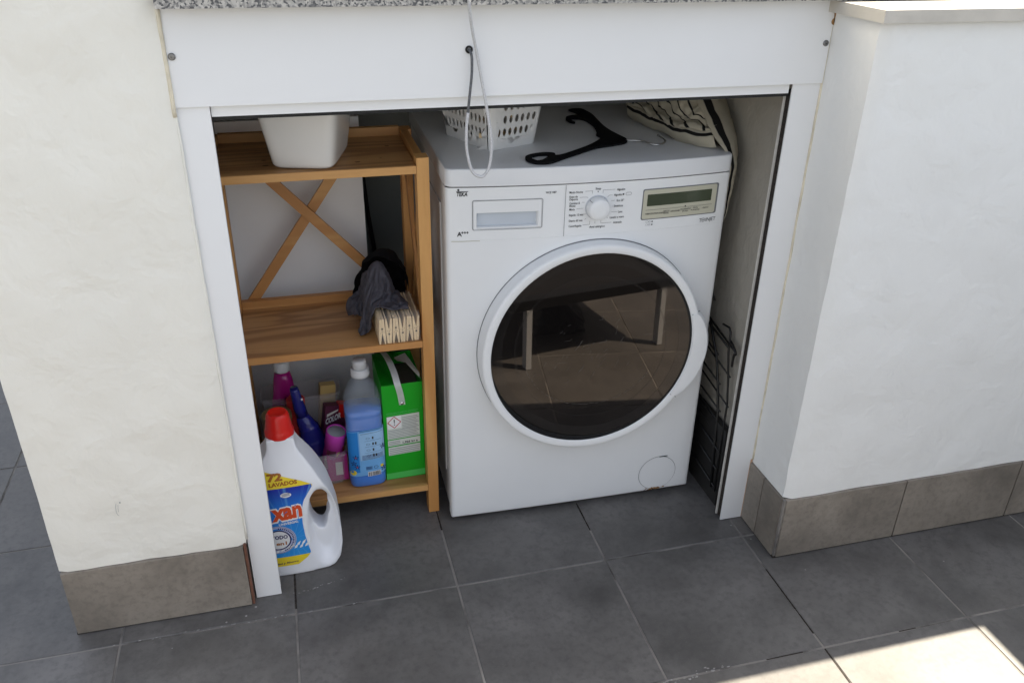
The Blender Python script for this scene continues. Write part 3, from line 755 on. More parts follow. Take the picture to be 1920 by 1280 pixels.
for pts in ([(0.2745, 0.7968), (0.2895, 0.7972), (0.2895, 0.7915)], [(0.2640, 0.7850), (0.2790, 0.7850), (0.2815, 0.7825)], [(0.2690, 0.7745), (0.2745, 0.7745)], [(0.2585, 0.7615), (0.2725, 0.7622)], [(0.2790, 0.7495), (0.2730, 0.7495)],
            [(0.2765, 0.7380), (0.2800, 0.7405)], [(0.2735, 0.7268), (0.2880, 0.7272), (0.2880, 0.7345)], [(0.2990, 0.7285), (0.2990, 0.7335)], [(0.3115, 0.7345), (0.3115, 0.7285), (0.3340, 0.7285)],
            [(0.3115, 0.7915), (0.3115, 0.7975), (0.3370, 0.7975)], [(0.3215, 0.7825), (0.3255, 0.7860), (0.3320, 0.7860)], [(0.3300, 0.7745), (0.3375, 0.7745)], [(0.3325, 0.7625), (0.3345, 0.7625)], [(0.3320, 0.7505), (0.3450, 0.7505)], [(0.3235, 0.7385), (0.3255, 0.7390)]):
    gr.line(pts, T)
# divider, seams, frame lines
ln.rect(0.2345, 0.7052, 0.2353, 0.8115)
gr.rrect_line(D0 - 0.0012, DZ0 - 0.0012, D1 + 0.0012, DZ1 + 0.0012, 0.004, 0.0009)
# twin jet lettering and little ovals under the display
ink.text('T', 0.5330, 0.7108, 0.0076, 0.0060); ink.ring(0.5430, 0.7146, 0.0038, 0.0044, 20); ink.text('W', 0.5430, 0.7125, 0.0042, align='c'); ink.text('INJET', 0.5488, 0.7112, 0.0076, 0.0230)
for v in (0.7228, 0.7164):
    gr.ring(0.4125, v, 0.0024, 0.0029, 16, 0.7); gr.ring(0.4178, v, 0.0018, 0.0024, 14, 0.8); ink.disc(0.4240, v, 0.0016, 10)
ink.build(FR, 'ink', wm); gr.build(FR, 'ink_g', wm, 'marking_line'); ln.build(FR, 'line', wm, 'panel_gap')
# display
dp = bmesh.new()
X0, X1, Z0, Z1 = 0.3990, 0.5690, 0.7285, 0.7915
disp = None
def plate(name, mat, x0, x1, z0, z1, o0, o1, parent, n=10, r=0.004):
    bm = bmesh.new(); ring = []
    pts = []
    for cx, cz, a0 in ((x1 - r, z1 - r, 0), (x0 + r, z1 - r, 90), (x0 + r, z0 + r, 180), (x1 - r, z0 + r, 270)):
        for k in range(5):
            a = math.radians(a0 + 22.5 * k); pts.append((cx + r * math.cos(a), cz + r * math.sin(a)))
        if a0 in (0, 180):
            xa, xb = (x1 - r, x0 + r) if a0 == 0 else (x0 + r, x1 - r); zz = z1 if a0 == 0 else z0
            pts += [(xa + (xb - xa) * k / n, zz) for k in range(1, n)]
    A = [bm.verts.new((u, bulge(u, v) - o1, v)) for u, v in pts]; Bk = [bm.verts.new((u, bulge(u, v) - o0, v)) for u, v in pts]
    for k in range(len(A)): bm.faces.new((A[k], A[(k + 1) % len(A)], Bk[(k + 1) % len(A)], Bk[k]))
    # columns of quads across the front keep the curve
    tops = sorted([v for v in A if v.co.z > (z0 + z1) / 2], key=lambda v: v.co.x); bots = sorted([v for v in A if v.co.z <= (z0 + z1) / 2], key=lambda v: v.co.x)
    for k in range(min(len(tops), len(bots)) - 1):
        try: bm.faces.new((bots[k], bots[k + 1], tops[k + 1], tops[k]))
        except ValueError: pass
    return bm_obj(name, bm, mat, parent)
disp = plate('display_panel', 'line', X0 - 0.0012, X1 + 0.0012, Z0 - 0.0012, Z1 + 0.0012, -0.002, 0.0007, wm)
plate('bezel', 'beige', X0 + 0.0008, X1 - 0.0030, Z0 + 0.0010, Z1 - 0.0008, -0.002, 0.0013, disp)
plate('screen', 'lcd', 0.4082, 0.5545, 0.7566, 0.7812, 0.0, 0.0018, disp, r=0.0012)
k1 = Print(); k1.rect(0.4065, 0.7482, 0.5580, 0.7487, 8); k1.disc(0.4955, 0.7500, 0.0016, 10)
h2 = 0.0031
for t, u, v in (('TEMP.', 0.4115, 0.7402), ('CENTRIFUGADO', 0.4335, 0.7404), ('INICIO', 0.4535, 0.7434), ('DIFER.', 0.4535, 0.7388), ('OPCIONES', 0.4735, 0.7418), ('ACLARADO', 0.4968, 0.7440), ('EXTRA', 0.4968, 0.7394), ('F\u00c1CIL', 0.5200, 0.7446), ('PLANCHA', 0.5200, 0.7400), ('INICIO', 0.5440, 0.7424)):
    k1.text(t, u, v - h2 / 2, h2, bold=0.01, align='c')
k1.build(front(0.0023), 'ink', disp)
# programme knob
KX, KZ = 0.3012, 0.7625
ky = bulge(KX, KZ)
kn = lathe_y('programme_knob', 'plastic_g', [(0.0250, ky + 0.002), (0.0250, ky - 0.0010), (0.0242, ky - 0.0016), (0.0236, ky - 0.0010), (0.0230, ky - 0.004)], KX, KZ, wm, 48)
lathe_y('knob_cap', 'plastic_w', [(0.0230, ky - 0.001), (0.0227, ky - 0.013), (0.0214, ky - 0.0185), (0.0196, ky - 0.0202), (0.0100, ky - 0.0208), (0.0001, ky - 0.0209)], KX, KZ, kn, 48)
box('knob_pointer', 'line', KX - 0.0175, KX - 0.0168, ky - 0.0205, ky - 0.004, KZ + 0.0165, KZ + 0.0172, kn, bevel=0)
# door
DX, DZ, yb = 0.3075, 0.4465, -0.014
door = lathe_y('door', 'plastic_w', [(0.2470, yb + 0.014), (0.2470, yb - 0.001), (0.2463, yb - 0.0030), (0.2452, yb - 0.0260), (0.2443, yb - 0.0300), (0.2420, yb - 0.0328), (0.2395, yb - 0.0334), (0.2280, yb - 0.0325), (0.2263, yb - 0.0315), (0.2257, yb - 0.0300)], DX, DZ, wm, 96)
lathe_y('door_inner_rim', 'rubber', [(0.2257, yb - 0.0300), (0.2250, yb - 0.0285), (0.2248, yb + 0.02)], DX, DZ, door, 96)
lathe_y('door_shadow_gap', 'line', [(0.2485, bulge(DX, DZ) + 0.02), (0.2485, yb + 0.0015), (0.2465, yb + 0.0012)], DX, DZ, door, 96, f=lambda r, a, y: y if y > 0 else bulge(DX + r * math.cos(a), DZ + r * math.sin(a)) - 0.0008)
GT, GY = math.tan(math.radians(1.0)), math.tan(math.radians(-3.5))
gp = [(0.2249 * k / 10, 0) for k in range(10, 0, -1)] + [(0.0004, 0)]
def glass_y(r, a, y): return yb - 0.0155 + GT * (r * math.sin(a)) + GY * (r * math.cos(a))
gl = lathe_y('door_glass', 'glass', gp, DX, DZ, door, 96, close=True, f=glass_y)
lathe_y('gasket', 'rubber', [(0.2249, 0), (0.2212, 0)], DX, DZ, gl, 96, f=lambda r, a, y: glass_y(r, a, 0) - 0.0012)
lathe_y('bowl_rim', 'glass_rim', [(0.2211, 0), (0.1960, 0)], DX, DZ, gl, 96, f=lambda r, a, y: glass_y(r, a, 0) - 0.0004)
lathe_y('bowl_rim', 'glass_rim', [(0.1700, 0), (0.1660, 0)], DX, DZ, gl, 96, f=lambda r, a, y: glass_y(r, a, 0) - 0.0004)
sc = Print()
for k in range(26):
    a0 = math.radians(198 + k * 5.2); a1 = math.radians(198 + (k + random.uniform(0.4, 0.95)) * 5.2); r0 = 0.150 + random.gauss(0, 0.0006)
    sc.line([(DX + r0 * math.cos(a0 + (a1 - a0) * q / 3), DZ + r0 * 0.92 * math.sin(a0 + (a1 - a0) * q / 3)) for q in range(4)], 0.0004)
for k in range(46):
    u, v = DX + random.gauss(-0.01, 0.05), DZ + random.gauss(-0.01, 0.035); l = random.uniform(0.004, 0.022); an = random.choice((0.9, 1.0, 0.15)) + random.gauss(0, 0.12)
    sc.line([(u, v), (u + l * math.cos(an), v + l * math.sin(an))], 0.0003)
def gmap(u, v):
    r = math.hypot(u - DX, v - DZ); return (u, glass_y(r, math.atan2(v - DZ, u - DX), 0) - 0.0007, v)
sc.build(gmap, 'scratch', gl, 'scratches')
# handle: swelling crescent on the right of the door ring
bm = bmesh.new(); a0, a1, n = math.radians(-34), math.radians(17), 24; rows = []
for k in range(n + 1):
    u = k / n; a = a0 + (a1 - a0) * u
    ro = 0.2460 + 0.0245 * math.sin(math.pi * u) ** 0.7
    rows.append([bm.verts.new((DX + r * math.cos(a), y, DZ + r * math.sin(a))) for r, y in ((0.2256, yb - 0.029), (0.2274, yb - 0.0335), (0.240, yb - 0.0345), (ro - 0.006, yb - 0.0335), (ro, yb - 0.026), (ro - 0.004, yb - 0.008))])
for a, b in zip(rows, rows[1:]):
    for k in range(5): bm.faces.new((a[k], b[k], b[k + 1], a[k + 1]))
bm.faces.new(rows[0]); bm.faces.new(rows[-1][::-1])
autosmooth(bm_obj('door_handle', bm, 'plastic_w', door), 0.6)
for a in (a0 - 0.004, a1 + 0.004):
    beam('handle_gap', 'line', (DX + 0.2285 * math.cos(a), yb - 0.0325, DZ + 0.2285 * math.sin(a)), (DX + 0.2480 * math.cos(a), yb - 0.0290, DZ + 0.2480 * math.sin(a)), 0.0011, 0.0018, parent=door, bevel=0)
# filter cover with its rusty lower lip
FX, FZ = 0.5085, 0.0655
fp = Print(); fp.ring(FX, FZ, 0.0475, 0.0485, 48); fp.build(front(0.0006), 'ink_g', wm, 'filter_gap')
fc = Print(); fc.disc(FX, FZ, 0.0474, 48); o = fc.build(front(0.0012), 'enamel', wm, 'filter_cover')
sl = Print(); sl.rect(FX + 0.001, FZ + 0.0467, FX + 0.022, FZ + 0.0492, 3); sl.build(front(0.0019), 'ink', o, 'filter_slot')
rp = Print()
for k in range(26):
    u = FX - 0.006 + random.gauss(0, 0.013); v = 0.0185 + random.gauss(0, 0.0018) + abs(u - FX + 0.006) * 0.10
    rp.poly([(u + random.uniform(0.0012, 0.0048) * math.cos(q), v + random.uniform(0.0009, 0.0022) * math.sin(q)) for q in np.linspace(0, 5.4, 7)])
rp.build(front(0.0024), 'rust', o, 'rust_spot')
rp = Print()
for k in range(9):
    u = FX - 0.012 + random.gauss(0, 0.012); v = 0.0172 + random.gauss(0, 0.0008)
    rp.poly([(u + random.uniform(0.001, 0.0036) * math.cos(q), v + random.uniform(0.0004, 0.0012) * math.sin(q)) for q in np.linspace(0, 5.4, 7)])
rp.build(front(0.0028), 'brush', o, 'chipped_spot')
sp = Print(); sp.line([(0.010, 0.7038), (0.030, 0.7036), (0.052, 0.7040), (0.066, 0.7037)], 0.0012); sp.build(FR, 'beige', wm, 'peeling_film_edge')
# power cord drops behind on the niche wall
# ------------------------------------------------------------------ niche things
bd = box('white_board', 'board_w', -0.228, 0.078, 0.405, 0.423, 0.001, 0.868, bevel=0.0015)
tag(bd, 'white laminate board standing behind the wooden shelf', 'board')
pc = tube('black_cable', 'rubber', [(0.078, 0.60, 1.02), (0.088, 0.602, 0.80), (0.100, 0.60, 0.60), (0.118, 0.602, 0.42), (0.13, 0.60, 0.25), (0.16, 0.59, 0.10), (0.25, 0.58, 0.02)], 0.0055, None, 8, 6)
tag(pc, 'black power cable running down the dark wall behind the shelf', 'cable')

# wooden shelf
sh = thing('shelf_unit', 'pine shelf unit with three boards and crossed braces', 'shelf', (-0.02, 0.2, 0))
def shb(*a, **k): return child_at(sh, box, *a, **k)
xl0, xl1, xr0, xr1, yf, yb2 = -0.2340, -0.2185, 0.1560, 0.1800, 0.078, 0.335
for x0, x1 in ((xl0, xl1), (xr0, xr1)):
    shb('post', 'wood_z', x0, x1, yf, yf + 0.034, 0.001, 0.860, bevel=0.0012)
    shb('post', 'wood_z', x0, x1, yb2 - 0.034, yb2, 0.001, 0.860, bevel=0.0012)
    for z in (0.838, 0.452, 0.074):
        shb('side_rail', 'wood_y', x0 + 0.001, x1 - 0.008 if x0 > 0 else x1 - 0.001, yf + 0.034, yb2 - 0.034, z - 0.014, z + 0.022, bevel=0.001)
for z in (0.829, 0.448, 0.066):
    shb('shelf_board', 'wood_x', xl1 + 0.0006, xr0 - 0.0006, yf + 0.0052, yb2 - 0.018, z, z + 0.0155, bevel=0.0006)
    shb('board_edge', 'wood_r', xl1 + 0.0006, xr0 - 0.0006, yf + 0.001, yf + 0.005, z - 0.0002, z + 0.0152, bevel=0.0008)
    shb('back_rail', 'wood_r', xl1 + 0.0006, xr0 - 0.0006, yb2 - 0.0175, yb2 - 0.002, z, z + 0.034, bevel=0.001)
b1 = beam('brace', 'wood_r', (-0.196, yb2 + 0.004, 0.472), (0.066, yb2 + 0.004, 0.838), 0.022, 0.009); b2 = beam('brace', 'wood_r', (-0.196, yb2 - 0.0055, 0.838), (0.140, yb2 - 0.0055, 0.462), 0.022, 0.009)
b2.data.transform(Matrix.Identity(4))
for bb in (b1, b2): bb.parent = sh; bb.location = -sh.location
for (ya, za), (yb_, zb) in (((0.11, 0.46), (0.305, 0.84)), ((0.11, 0.84), (0.305, 0.46))):
    bb = beam('side_brace', 'wood_y', (0.1625 + (0.0065 if za > 0.6 else 0), ya, za), (0.1625 + (0.0065 if za > 0.6 else 0), yb_, zb), 0.020, 0.006, up=(1, 0, 0)); bb.parent = sh; bb.location = -sh.location

kn_ = Print()
for u, v, r in ((0.048, 0.126, 0.0055), (-0.125, 0.135, 0.0060), (-0.128, 0.172, 0.0050), (0.118, 0.232, 0.0050), (0.095, 0.145, 0.0025)): kn_.disc(u, v, r, 14, r * 0.5)
kn_.build(lambda u, v: (u, v, 0.829 + 0.0161), 'knot', sh, 'knot').location = -sh.location
# white tub on the top board
tb = bmesh.new(); ZT = 0.8450
secs = [(ZT, 0.051, 0.075, 0, 0, 6), (ZT + 0.002, 0.0565, 0.081, 0, 0, 7), (ZT + 0.008, 0.0600, 0.085, 0, 0, 8), (ZT + 0.135, 0.0800, 0.105, 0, 0, 9), (ZT + 0.137, 0.084, 0.109, 0, 0, 9), (ZT + 0.141, 0.084, 0.109, 0, 0, 9), (ZT + 0.141, 0.0785, 0.1035, 0, 0, 9), (ZT + 0.012, 0.0585, 0.083, 0, 0, 8), (ZT + 0.004, 0.0550, 0.079, 0, 0, 7)]
tub = loft('white_tub', 'tub_white', secs, None, 96)
tub.location = (-0.0365, 0.176, 0.0); tub.rotation_euler = (0, 0, math.radians(-15)); autosmooth(tub, 0.8)
tag(tub, 'plain white plastic tub standing on the top shelf board', 'tub')

# dark cloths
def drape(name, mat, size, n, peak, ang, pin_r, boxes, balls, frames, off=(0, 0), sag=0.0, seed=0.0):
    """a real sheet let fall over plain proxy shapes, taken as it comes to rest"""
    tmp = []
    def collide(bm):
        bmesh.ops.recalc_face_normals(bm, faces=bm.faces)
        me = bpy.data.meshes.new('proxy'); bm.to_mesh(me); bm.free()
        o = bpy.data.objects.new('proxy', me); COL.objects.link(o); tmp.append(o)
        o.modifiers.new('c', 'COLLISION'); o.collision.thickness_outer = 0.0018; o.collision.cloth_friction = 12
    for b in boxes:
        bm = bmesh.new(); add_box(bm, *b); collide(bm)
    for c, r in balls:
        bm = bmesh.new(); bmesh.ops.create_uvsphere(bm, u_segments=20, v_segments=12, radius=1.0)
        for v in bm.verts: v.co = Vector((c[0] + v.co.x * r[0], c[1] + v.co.y * r[1], c[2] + v.co.z * r[2]))
        collide(bm)
    bm = bmesh.new(); V = []
    for a in range(n + 1):
        for b in range(n + 1):
            u, v = (a / n - 0.5) * size + off[0], (b / n - 0.5) * size + off[1]
            x, y = u * math.cos(ang) - v * math.sin(ang), u * math.sin(ang) + v * math.cos(ang)
            d = math.hypot(x, y)
            V.append(bm.verts.new((peak[0] + x * (1 - sag * 0.5), peak[1] + y * (1 - sag * 0.5), peak[2] - sag * d + 0.004 * mn.noise(Vector((x * 40 + seed, y * 40, seed))))))
    for a in range(n):
        for b in range(n): bm.faces.new((V[a * (n + 1) + b], V[(a + 1) * (n + 1) + b], V[(a + 1) * (n + 1) + b + 1], V[a * (n + 1) + b + 1]))
    me = bpy.data.meshes.new('sheet'); bm.to_mesh(me); bm.free()
    o = bpy.data.objects.new('sheet', me); COL.objects.link(o)
    g = o.vertex_groups.new(name='pin')
    g.add([v.index for v in me.vertices if math.hypot(v.co.x - peak[0], v.co.y - peak[1]) < pin_r], 1.0, 'REPLACE')
    m = o.modifiers.new('cloth', 'CLOTH'); st = m.settings
    st.quality = 6; st.mass = 0.15; st.tension_stiffness = 12; st.compression_stiffness = 12; st.shear_stiffness = 4; st.bending_stiffness = 0.5; st.air_damping = 2
    st.vertex_group_mass = 'pin'
    m.collision_settings.distance_min = 0.002; m.collision_settings.collision_quality = 3; m.collision_settings.use_self_collision = True; m.collision_settings.self_distance_min = 0.002
    m.point_cache.frame_start = 1; m.point_cache.frame_end = frames
    S.frame_start = 1; S.frame_end = frames
    for f in range(1, frames + 1): S.frame_set(f)
    dg = bpy.context.evaluated_depsgraph_get(); res = bpy.data.meshes.new_from_object(o.evaluated_get(dg))
    bpy.data.objects.remove(o)
    for q in tmp: bpy.data.objects.remove(q)
    S.frame_set(1)
    bm = bmesh.new(); bm.from_mesh(res); bpy.data.meshes.remove(res)
    bmesh.ops.subdivide_edges(bm, edges=bm.edges[:], cuts=1, use_grid_fill=True); bmesh.ops.smooth_vert(bm, verts=bm.verts[:], factor=0.5, use_axis_x=True, use_axis_y=True, use_axis_z=True)
    bmesh.ops.solidify(bm, geom=bm.faces[:], thickness=-0.0016)
    return bm_obj(name, bm, mat, None, smooth=True)
cl = drape('charcoal_cloth', 'cloth_d', 0.255, 46, (0.078, 0.196, 0.606), math.atan2(-0.075, -0.06) - math.pi / 4, 0.012,
           [(0.064, 0.152, 0.081, 0.200, 0.464, 0.5285), (-0.3, 0.3, 0.0, 0.4, 0.40, 0.4645), (0.1545, 0.20, 0.05, 0.40, 0.40, 0.70), (-0.3, 0.3, 0.316, 0.36, 0.40, 0.483)],
           [((0.105, 0.268, 0.520), (0.042, 0.040, 0.075)), ((0.022, 0.262, 0.490), (0.030, 0.040, 0.034))], 60, off=(0.030, 0.024), sag=0.45, seed=4.0)
tag(cl, 'charcoal grey microfibre cloth slumped over the pegs on the middle board', 'cloth')
cl2 = bspline_surface('black_cloth', 'cloth_b', [
    [(0.035, 0.300, 0.470), (0.028, 0.285, 0.520), (0.045, 0.270, 0.565), (0.060, 0.255, 0.580)],
    [(0.055, 0.318, 0.470), (0.045, 0.300, 0.580), (0.070, 0.270, 0.625), (0.085, 0.240, 0.605)],
    [(0.095, 0.318, 0.470), (0.095, 0.305, 0.600), (0.105, 0.270, 0.640), (0.115, 0.230, 0.595)],
    [(0.135, 0.316, 0.470), (0.140, 0.300, 0.570), (0.146, 0.270, 0.600), (0.146, 0.225, 0.565)],
    [(0.150, 0.310, 0.470), (0.151, 0.290, 0.530), (0.152, 0.250, 0.540), (0.151, 0.215, 0.520)]], 40, 40, None, wrinkle=0.0075, wscale=30, thick=0.002)
tag(cl2, 'black bunched cloth behind the charcoal cloth against the right post', 'cloth')

# pegs in a film pack
half = [(0.0002, 0.058), (0.0046, 0.058), (0.0071, 0.022), (0.0071, 0.0), (0.0044, 0.0), (0.0003, 0.024)]
bm = bmesh.new()
for s in (1, -1):
    A = [bm.verts.new((s * a, 0, b)) for a, b in half]; Bv = [bm.verts.new((s * a, 0.0088, b)) for a, b in half]
    bm.faces.new(A); bm.faces.new(Bv)
    for k in range(6): bm.faces.new((A[k], A[(k + 1) % 6], Bv[(k + 1) % 6], Bv[k]))
bmesh.ops.recalc_face_normals(bm, faces=bm.faces); pme = bpy.data.meshes.new('peg'); bm.to_mesh(pme); bm.free(); pme.materials.append(MT['peg'])
sb = bmesh.new(); bmesh.ops.create_cone(sb, cap_ends=True, segments=10, radius1=0.0021, radius2=0.0021, depth=0.0100, matrix=Matrix.Translation((0, 0.0044, 0.036)) @ Matrix.Rotation(math.pi / 2, 4, 'X'))
for q in ((-0.0038, 0.026), (0.0036, 0.028), (0, 0.022), (0, 0.030)):
    bmesh.ops.create_cone(sb, cap_ends=True, segments=6, radius1=0.0007, radius2=0.0007, depth=0.0094, matrix=Matrix.Translation((q[0], 0.0044, q[1])) @ Matrix.Rotation(math.pi / 2, 4, 'X'))
sme = bpy.data.meshes.new('spring'); sb.to_mesh(sme); sb.free(); sme.materials.append(MT['spring'])
pk = thing('peg_pack', 'film wrapped pack of new wooden clothes pegs on the middle board', 'pegs', (0.1075, 0.083, 0.4638), math.radians(2))
for r_ in range(12):
    for c_ in range(6):
        p = bpy.data.objects.new('peg', pme); COL.objects.link(p); p.parent = pk
        fl = c_ % 2 == 1
        p.location = (-0.0362 + c_ * 0.01445, r_ * 0.0096, 0.058 * fl + random.uniform(0, 0.0012) + r_ * 0.0003); p.rotation_euler = (0, math.pi * fl, 0)
        if r_ == 0:
            s_ = bpy.data.objects.new('spring', sme); COL.objects.link(s_); s_.parent = p
bm = bmesh.new(); add_box(bm, -0.0445, 0.0445, -0.0012, 0.1165, 0.0002, 0.0640)
bmesh.ops.subdivide_edges(bm, edges=bm.edges[:], cuts=5, use_grid_fill=True)
for v in bm.verts: v.co += Vector(mn.noise_vector(v.co * 90)) * 0.0011 + Vector((0, -0.0006, 0.0006))
bm_obj('film_wrap', bm, 'film', pk, smooth=True)

# ------------------------------------------------------------------ things on the machine lid
ZL = 0.8505
# perforated basket
def basket():
    a, b, rc = 0.060, 0.085, 0.014       # half sizes at the bottom
    Lx, Ly = 2 * (a - rc), 2 * (b - rc); arc = math.pi * rc / 2
    per = 2 * Lx + 2 * Ly + 4 * arc
    def at(s, z):
        s = s % per; k = 1 + 0.20 * z / 0.11
        segs = [(Lx, 0), (arc, 1), (Ly, 2), (arc, 3), (Lx, 4), (arc, 5), (Ly, 6), (arc, 7)]
        for L, i in segs:
            if s <= L: break
            s -= L
        cs = [(a - rc, -(b - rc)), (a - rc, b - rc), (-(a - rc), b - rc), (-(a - rc), -(b - rc))]
        if i == 0: x, y = -(a - rc) + s, -b
        elif i == 2: x, y = a, -(b - rc) + s
        elif i == 4: x, y = (a - rc) - s, b
        elif i == 6: x, y = -a, (b - rc) - s
        else:
            q = (i - 1) // 2; t = s / rc; a0 = [-math.pi / 2, 0, math.pi / 2, math.pi][q]
            x, y = cs[q][0] + rc * math.cos(a0 + t), cs[q][1] + rc * math.sin(a0 + t)
        return Vector((x * k, y * k, z))
    bm = bmesh.new()
    starts = [(0, Lx, 7), (Lx, arc, 0), (Lx + arc, Ly, 11), (Lx + arc + Ly, arc, 0)]
    starts += [(s + per / 2, l, n) for s, l, n in starts]
    zr = [(0.0215, 0.0475), (0.0475, 0.0735), (0.0735, 0.100)]
    for s0, l, nh in starts:
        nc = nh or 4
        for c in range(nc):
            u0, u1 = s0 + l * c / nc, s0 + l * (c + 1) / nc
            for z0, z1 in [(0.0, 0.006), (0.006, 0.0215), (0.100, 0.110)]:
                bm.faces.new([bm.verts.new(at(u, z)) for u, z in ((u0, z0), (u1, z0), (u1, z1), (u0, z1))])
            for z0, z1 in zr:
                if nh == 0:
                    bm.faces.new([bm.verts.new(at(u, z)) for u, z in ((u0, z0), (u1, z0), (u1, z1), (u0, z1))]); continue
                cu, cz, hu, hz = (u0 + u1) / 2, (z0 + z1) / 2, (u1 - u0) / 2, (z1 - z0) / 2
                n = 16; O = []; I = []
                for k in range(n):
                    t = 2 * math.pi * (k + 0.5) / n; c_, s_ = math.cos(t), math.sin(t); m = max(abs(c_), abs(s_))
                    O.append(bm.verts.new(at(cu + hu * c_ / m, cz + hz * s_ / m))); I.append(bm.verts.new(at(cu + 0.0042 * c_, cz + 0.0082 * s_)))
                for k in range(n): bm.faces.new((O[k], O[(k + 1) % n], I[(k + 1) % n], I[k]))
                # fill the four outer corners
                for cx_, cz_, k in ((1, 1, 1), (-1, 1, 5), (-1, -1, 9), (1, -1, 13)):
                    cv = bm.verts.new(at(cu + hu * cx_, cz + hz * cz_))
                    bm.faces.new((cv, O[k + 1], O[k]))
    base = [bm.verts.new(at(per * k / 64, 0.0)) for k in range(64)]; bm.faces.new(base)
    bmesh.ops.remove_doubles(bm, verts=bm.verts, dist=0.0003)
    bmesh.ops.recalc_face_normals(bm, faces=bm.faces)
    bmesh.ops.solidify(bm, geom=bm.faces[:], thickness=0.0018)
    return bm
bk = bm_obj('laundry_basket', basket(), 'basket'); autosmooth(bk, 0.5)
BR = math.radians(22.5); bk.rotation_euler = (0, 0, BR)
ctr = Vector((0.314, 0.136, 0)) + Matrix.Rotation(BR, 3, 'Z') @ Vector((0.059, 0.082, 0))
bk.location = (ctr.x, ctr.y, ZL)
tag(bk, 'small white plastic basket with oval holes on the washing machine lid', 'basket')
for k in range(16):
    p = bpy.data.objects.new('clothes_peg', pme); COL.objects.link(p)
    off = Matrix.Rotation(BR, 3, 'Z') @ Vector((random.uniform(-0.018, 0.018), random.uniform(-0.034, 0.034), 0))
    p.location = (ctr.x + off.x, ctr.y + off.y, ZL + 0.010 + 0.012 * (k // 3)); p.rotation_euler = (math.pi / 2, random.gauss(0, 0.1), BR + random.choice((0, math.pi)) + random.gauss(0, 0.5))
    tag(p, 'loose wooden clothes peg lying inside the white perforated basket', 'peg', 'loose pegs in the basket')

# velvet hanger with steel hook
hg = thing('coat_hanger', 'black velvet coat hanger with steel hook lying on the washing machine lid', 'hanger', (0.55, 0.15, ZL))
outl = [(0.621, 0.165), (0.618, 0.145), (0.604, 0.126), (0.575, 0.115), (0.535, 0.103), (0.490, 0.073), (0.443, 0.040), (0.418, 0.022), (0.400, 0.014), (0.380, 0.018), (0.368, 0.030), (0.364, 0.050), (0.370, 0.072), (0.388, 0.086), (0.412, 0.092), (0.430, 0.088), (0.437, 0.078), (0.434, 0.068), (0.450, 0.074), (0.478, 0.094), (0.510, 0.118), (0.538, 0.144), (0.560, 0.170), (0.566, 0.186), (0.564, 0.204), (0.572, 0.222), (0.582, 0.262), (0.586, 0.300), (0.584, 0.336), (0.574, 0.352), (0.562, 0.352), (0.557, 0.338), (0.560, 0.318), (0.551, 0.314), (0.544, 0.326), (0.543, 0.350), (0.552, 0.374), (0.570, 0.386), (0.592, 0.388), (0.588, 0.410), (0.578, 0.440), (0.596, 0.452), (0.616, 0.447), (0.622, 0.420), (0.624, 0.384), (0.618, 0.330), (0.613, 0.281), (0.612, 0.240), (0.616, 0.200)]
sm = [tuple(p) for p in (np.array([list(q)[:2] for q in smooth_path([(a, b, 0) for a, b in outl + [outl[0]]], 3)])[:-1])]
_c = np.array(sm); _d = np.roll(_c, -1, 0) - np.roll(_c, 1, 0); _n = np.stack([-_d[:, 1], _d[:, 0]], 1); _n /= np.linalg.norm(_n, axis=1)[:, None] + 1e-9
_ar = 0.5 * np.sum(_c[:, 0] * np.roll(_c[:, 1], -1) - np.roll(_c[:, 0], -1) * _c[:, 1])
sm = [tuple(p) for p in _c + _n * 0.0022 * (1 if _ar > 0 else -1)]
hole = [(0.378, 0.052), (0.384, 0.066), (0.400, 0.074), (0.416, 0.074), (0.420, 0.066), (0.408, 0.052), (0.396, 0.038), (0.386, 0.036)]
o = extrude_poly('body', 'velvet', sm, ZL + 0.0002, ZL + 0.0048, hg, 'XY', holes=[hole], bevel=0.0012); o.location = -hg.location
o = tube('hook', 'steel', [(0.612, 0.148, ZL + 0.0035), (0.640, 0.134, ZL + 0.0045), (0.655, 0.108, ZL + 0.0035), (0.672, 0.104, ZL + 0.0030), (0.688, 0.116, ZL + 0.0035), (0.694, 0.134, ZL + 0.0050), (0.689, 0.158, ZL + 0.0075)], 0.0019, hg, 8, 6); o.location = -hg.location

# striped bag
sg = thing('striped_bag', 'cream cotton bag with black stripes slumped over the back right of the lid', 'bag', (0.77, 0.2, ZL))
bnd = [(0.700, 0.340, 0.852), (0.706, 0.270, 0.852), (0.713, 0.196, 0.852), (0.727, 0.132, 0.852), (0.744, 0.086, 0.852), (0.762, 0.060, 0.853), (0.778, 0.056, 0.854)]
rows = [bnd,
        [(x - 0.012, y - 0.004, z + 0.014) for x, y, z in bnd],
        [(x - 0.004 + 0.004 * k, y + 0.022 - 0.002 * k, z + 0.040 + 0.004 * math.sin(k * 2.1)) for k, (x, y, z) in enumerate(bnd)],
        [(x + 0.012 - 0.003 * k, y + 0.048, z + 0.048 + 0.012 * math.sin(k * 2.6)) for k, (x, y, z) in enumerate(bnd)],
        [(x + 0.016 - 0.002 * k, y + 0.075, z + 0.085 + 0.010 * math.sin(k * 1.9 + 1)) for k, (x, y, z) in enumerate(bnd)],
        [(x + 0.026 - 0.003 * k, y + 0.11, z + 0.115) for k, (x, y, z) in enumerate(bnd)],
        [(x + 0.030, y + 0.16, z + 0.110) for x, y, z in bnd]]
hem = [bnd, [(x - 0.011, y - 0.004, z + 0.012) for x, y, z in bnd], [(x - 0.012, y + 0.004, z + 0.024) for x, y, z in bnd], [(x - 0.004, y + 0.016, z + 0.032) for x, y, z in bnd]]
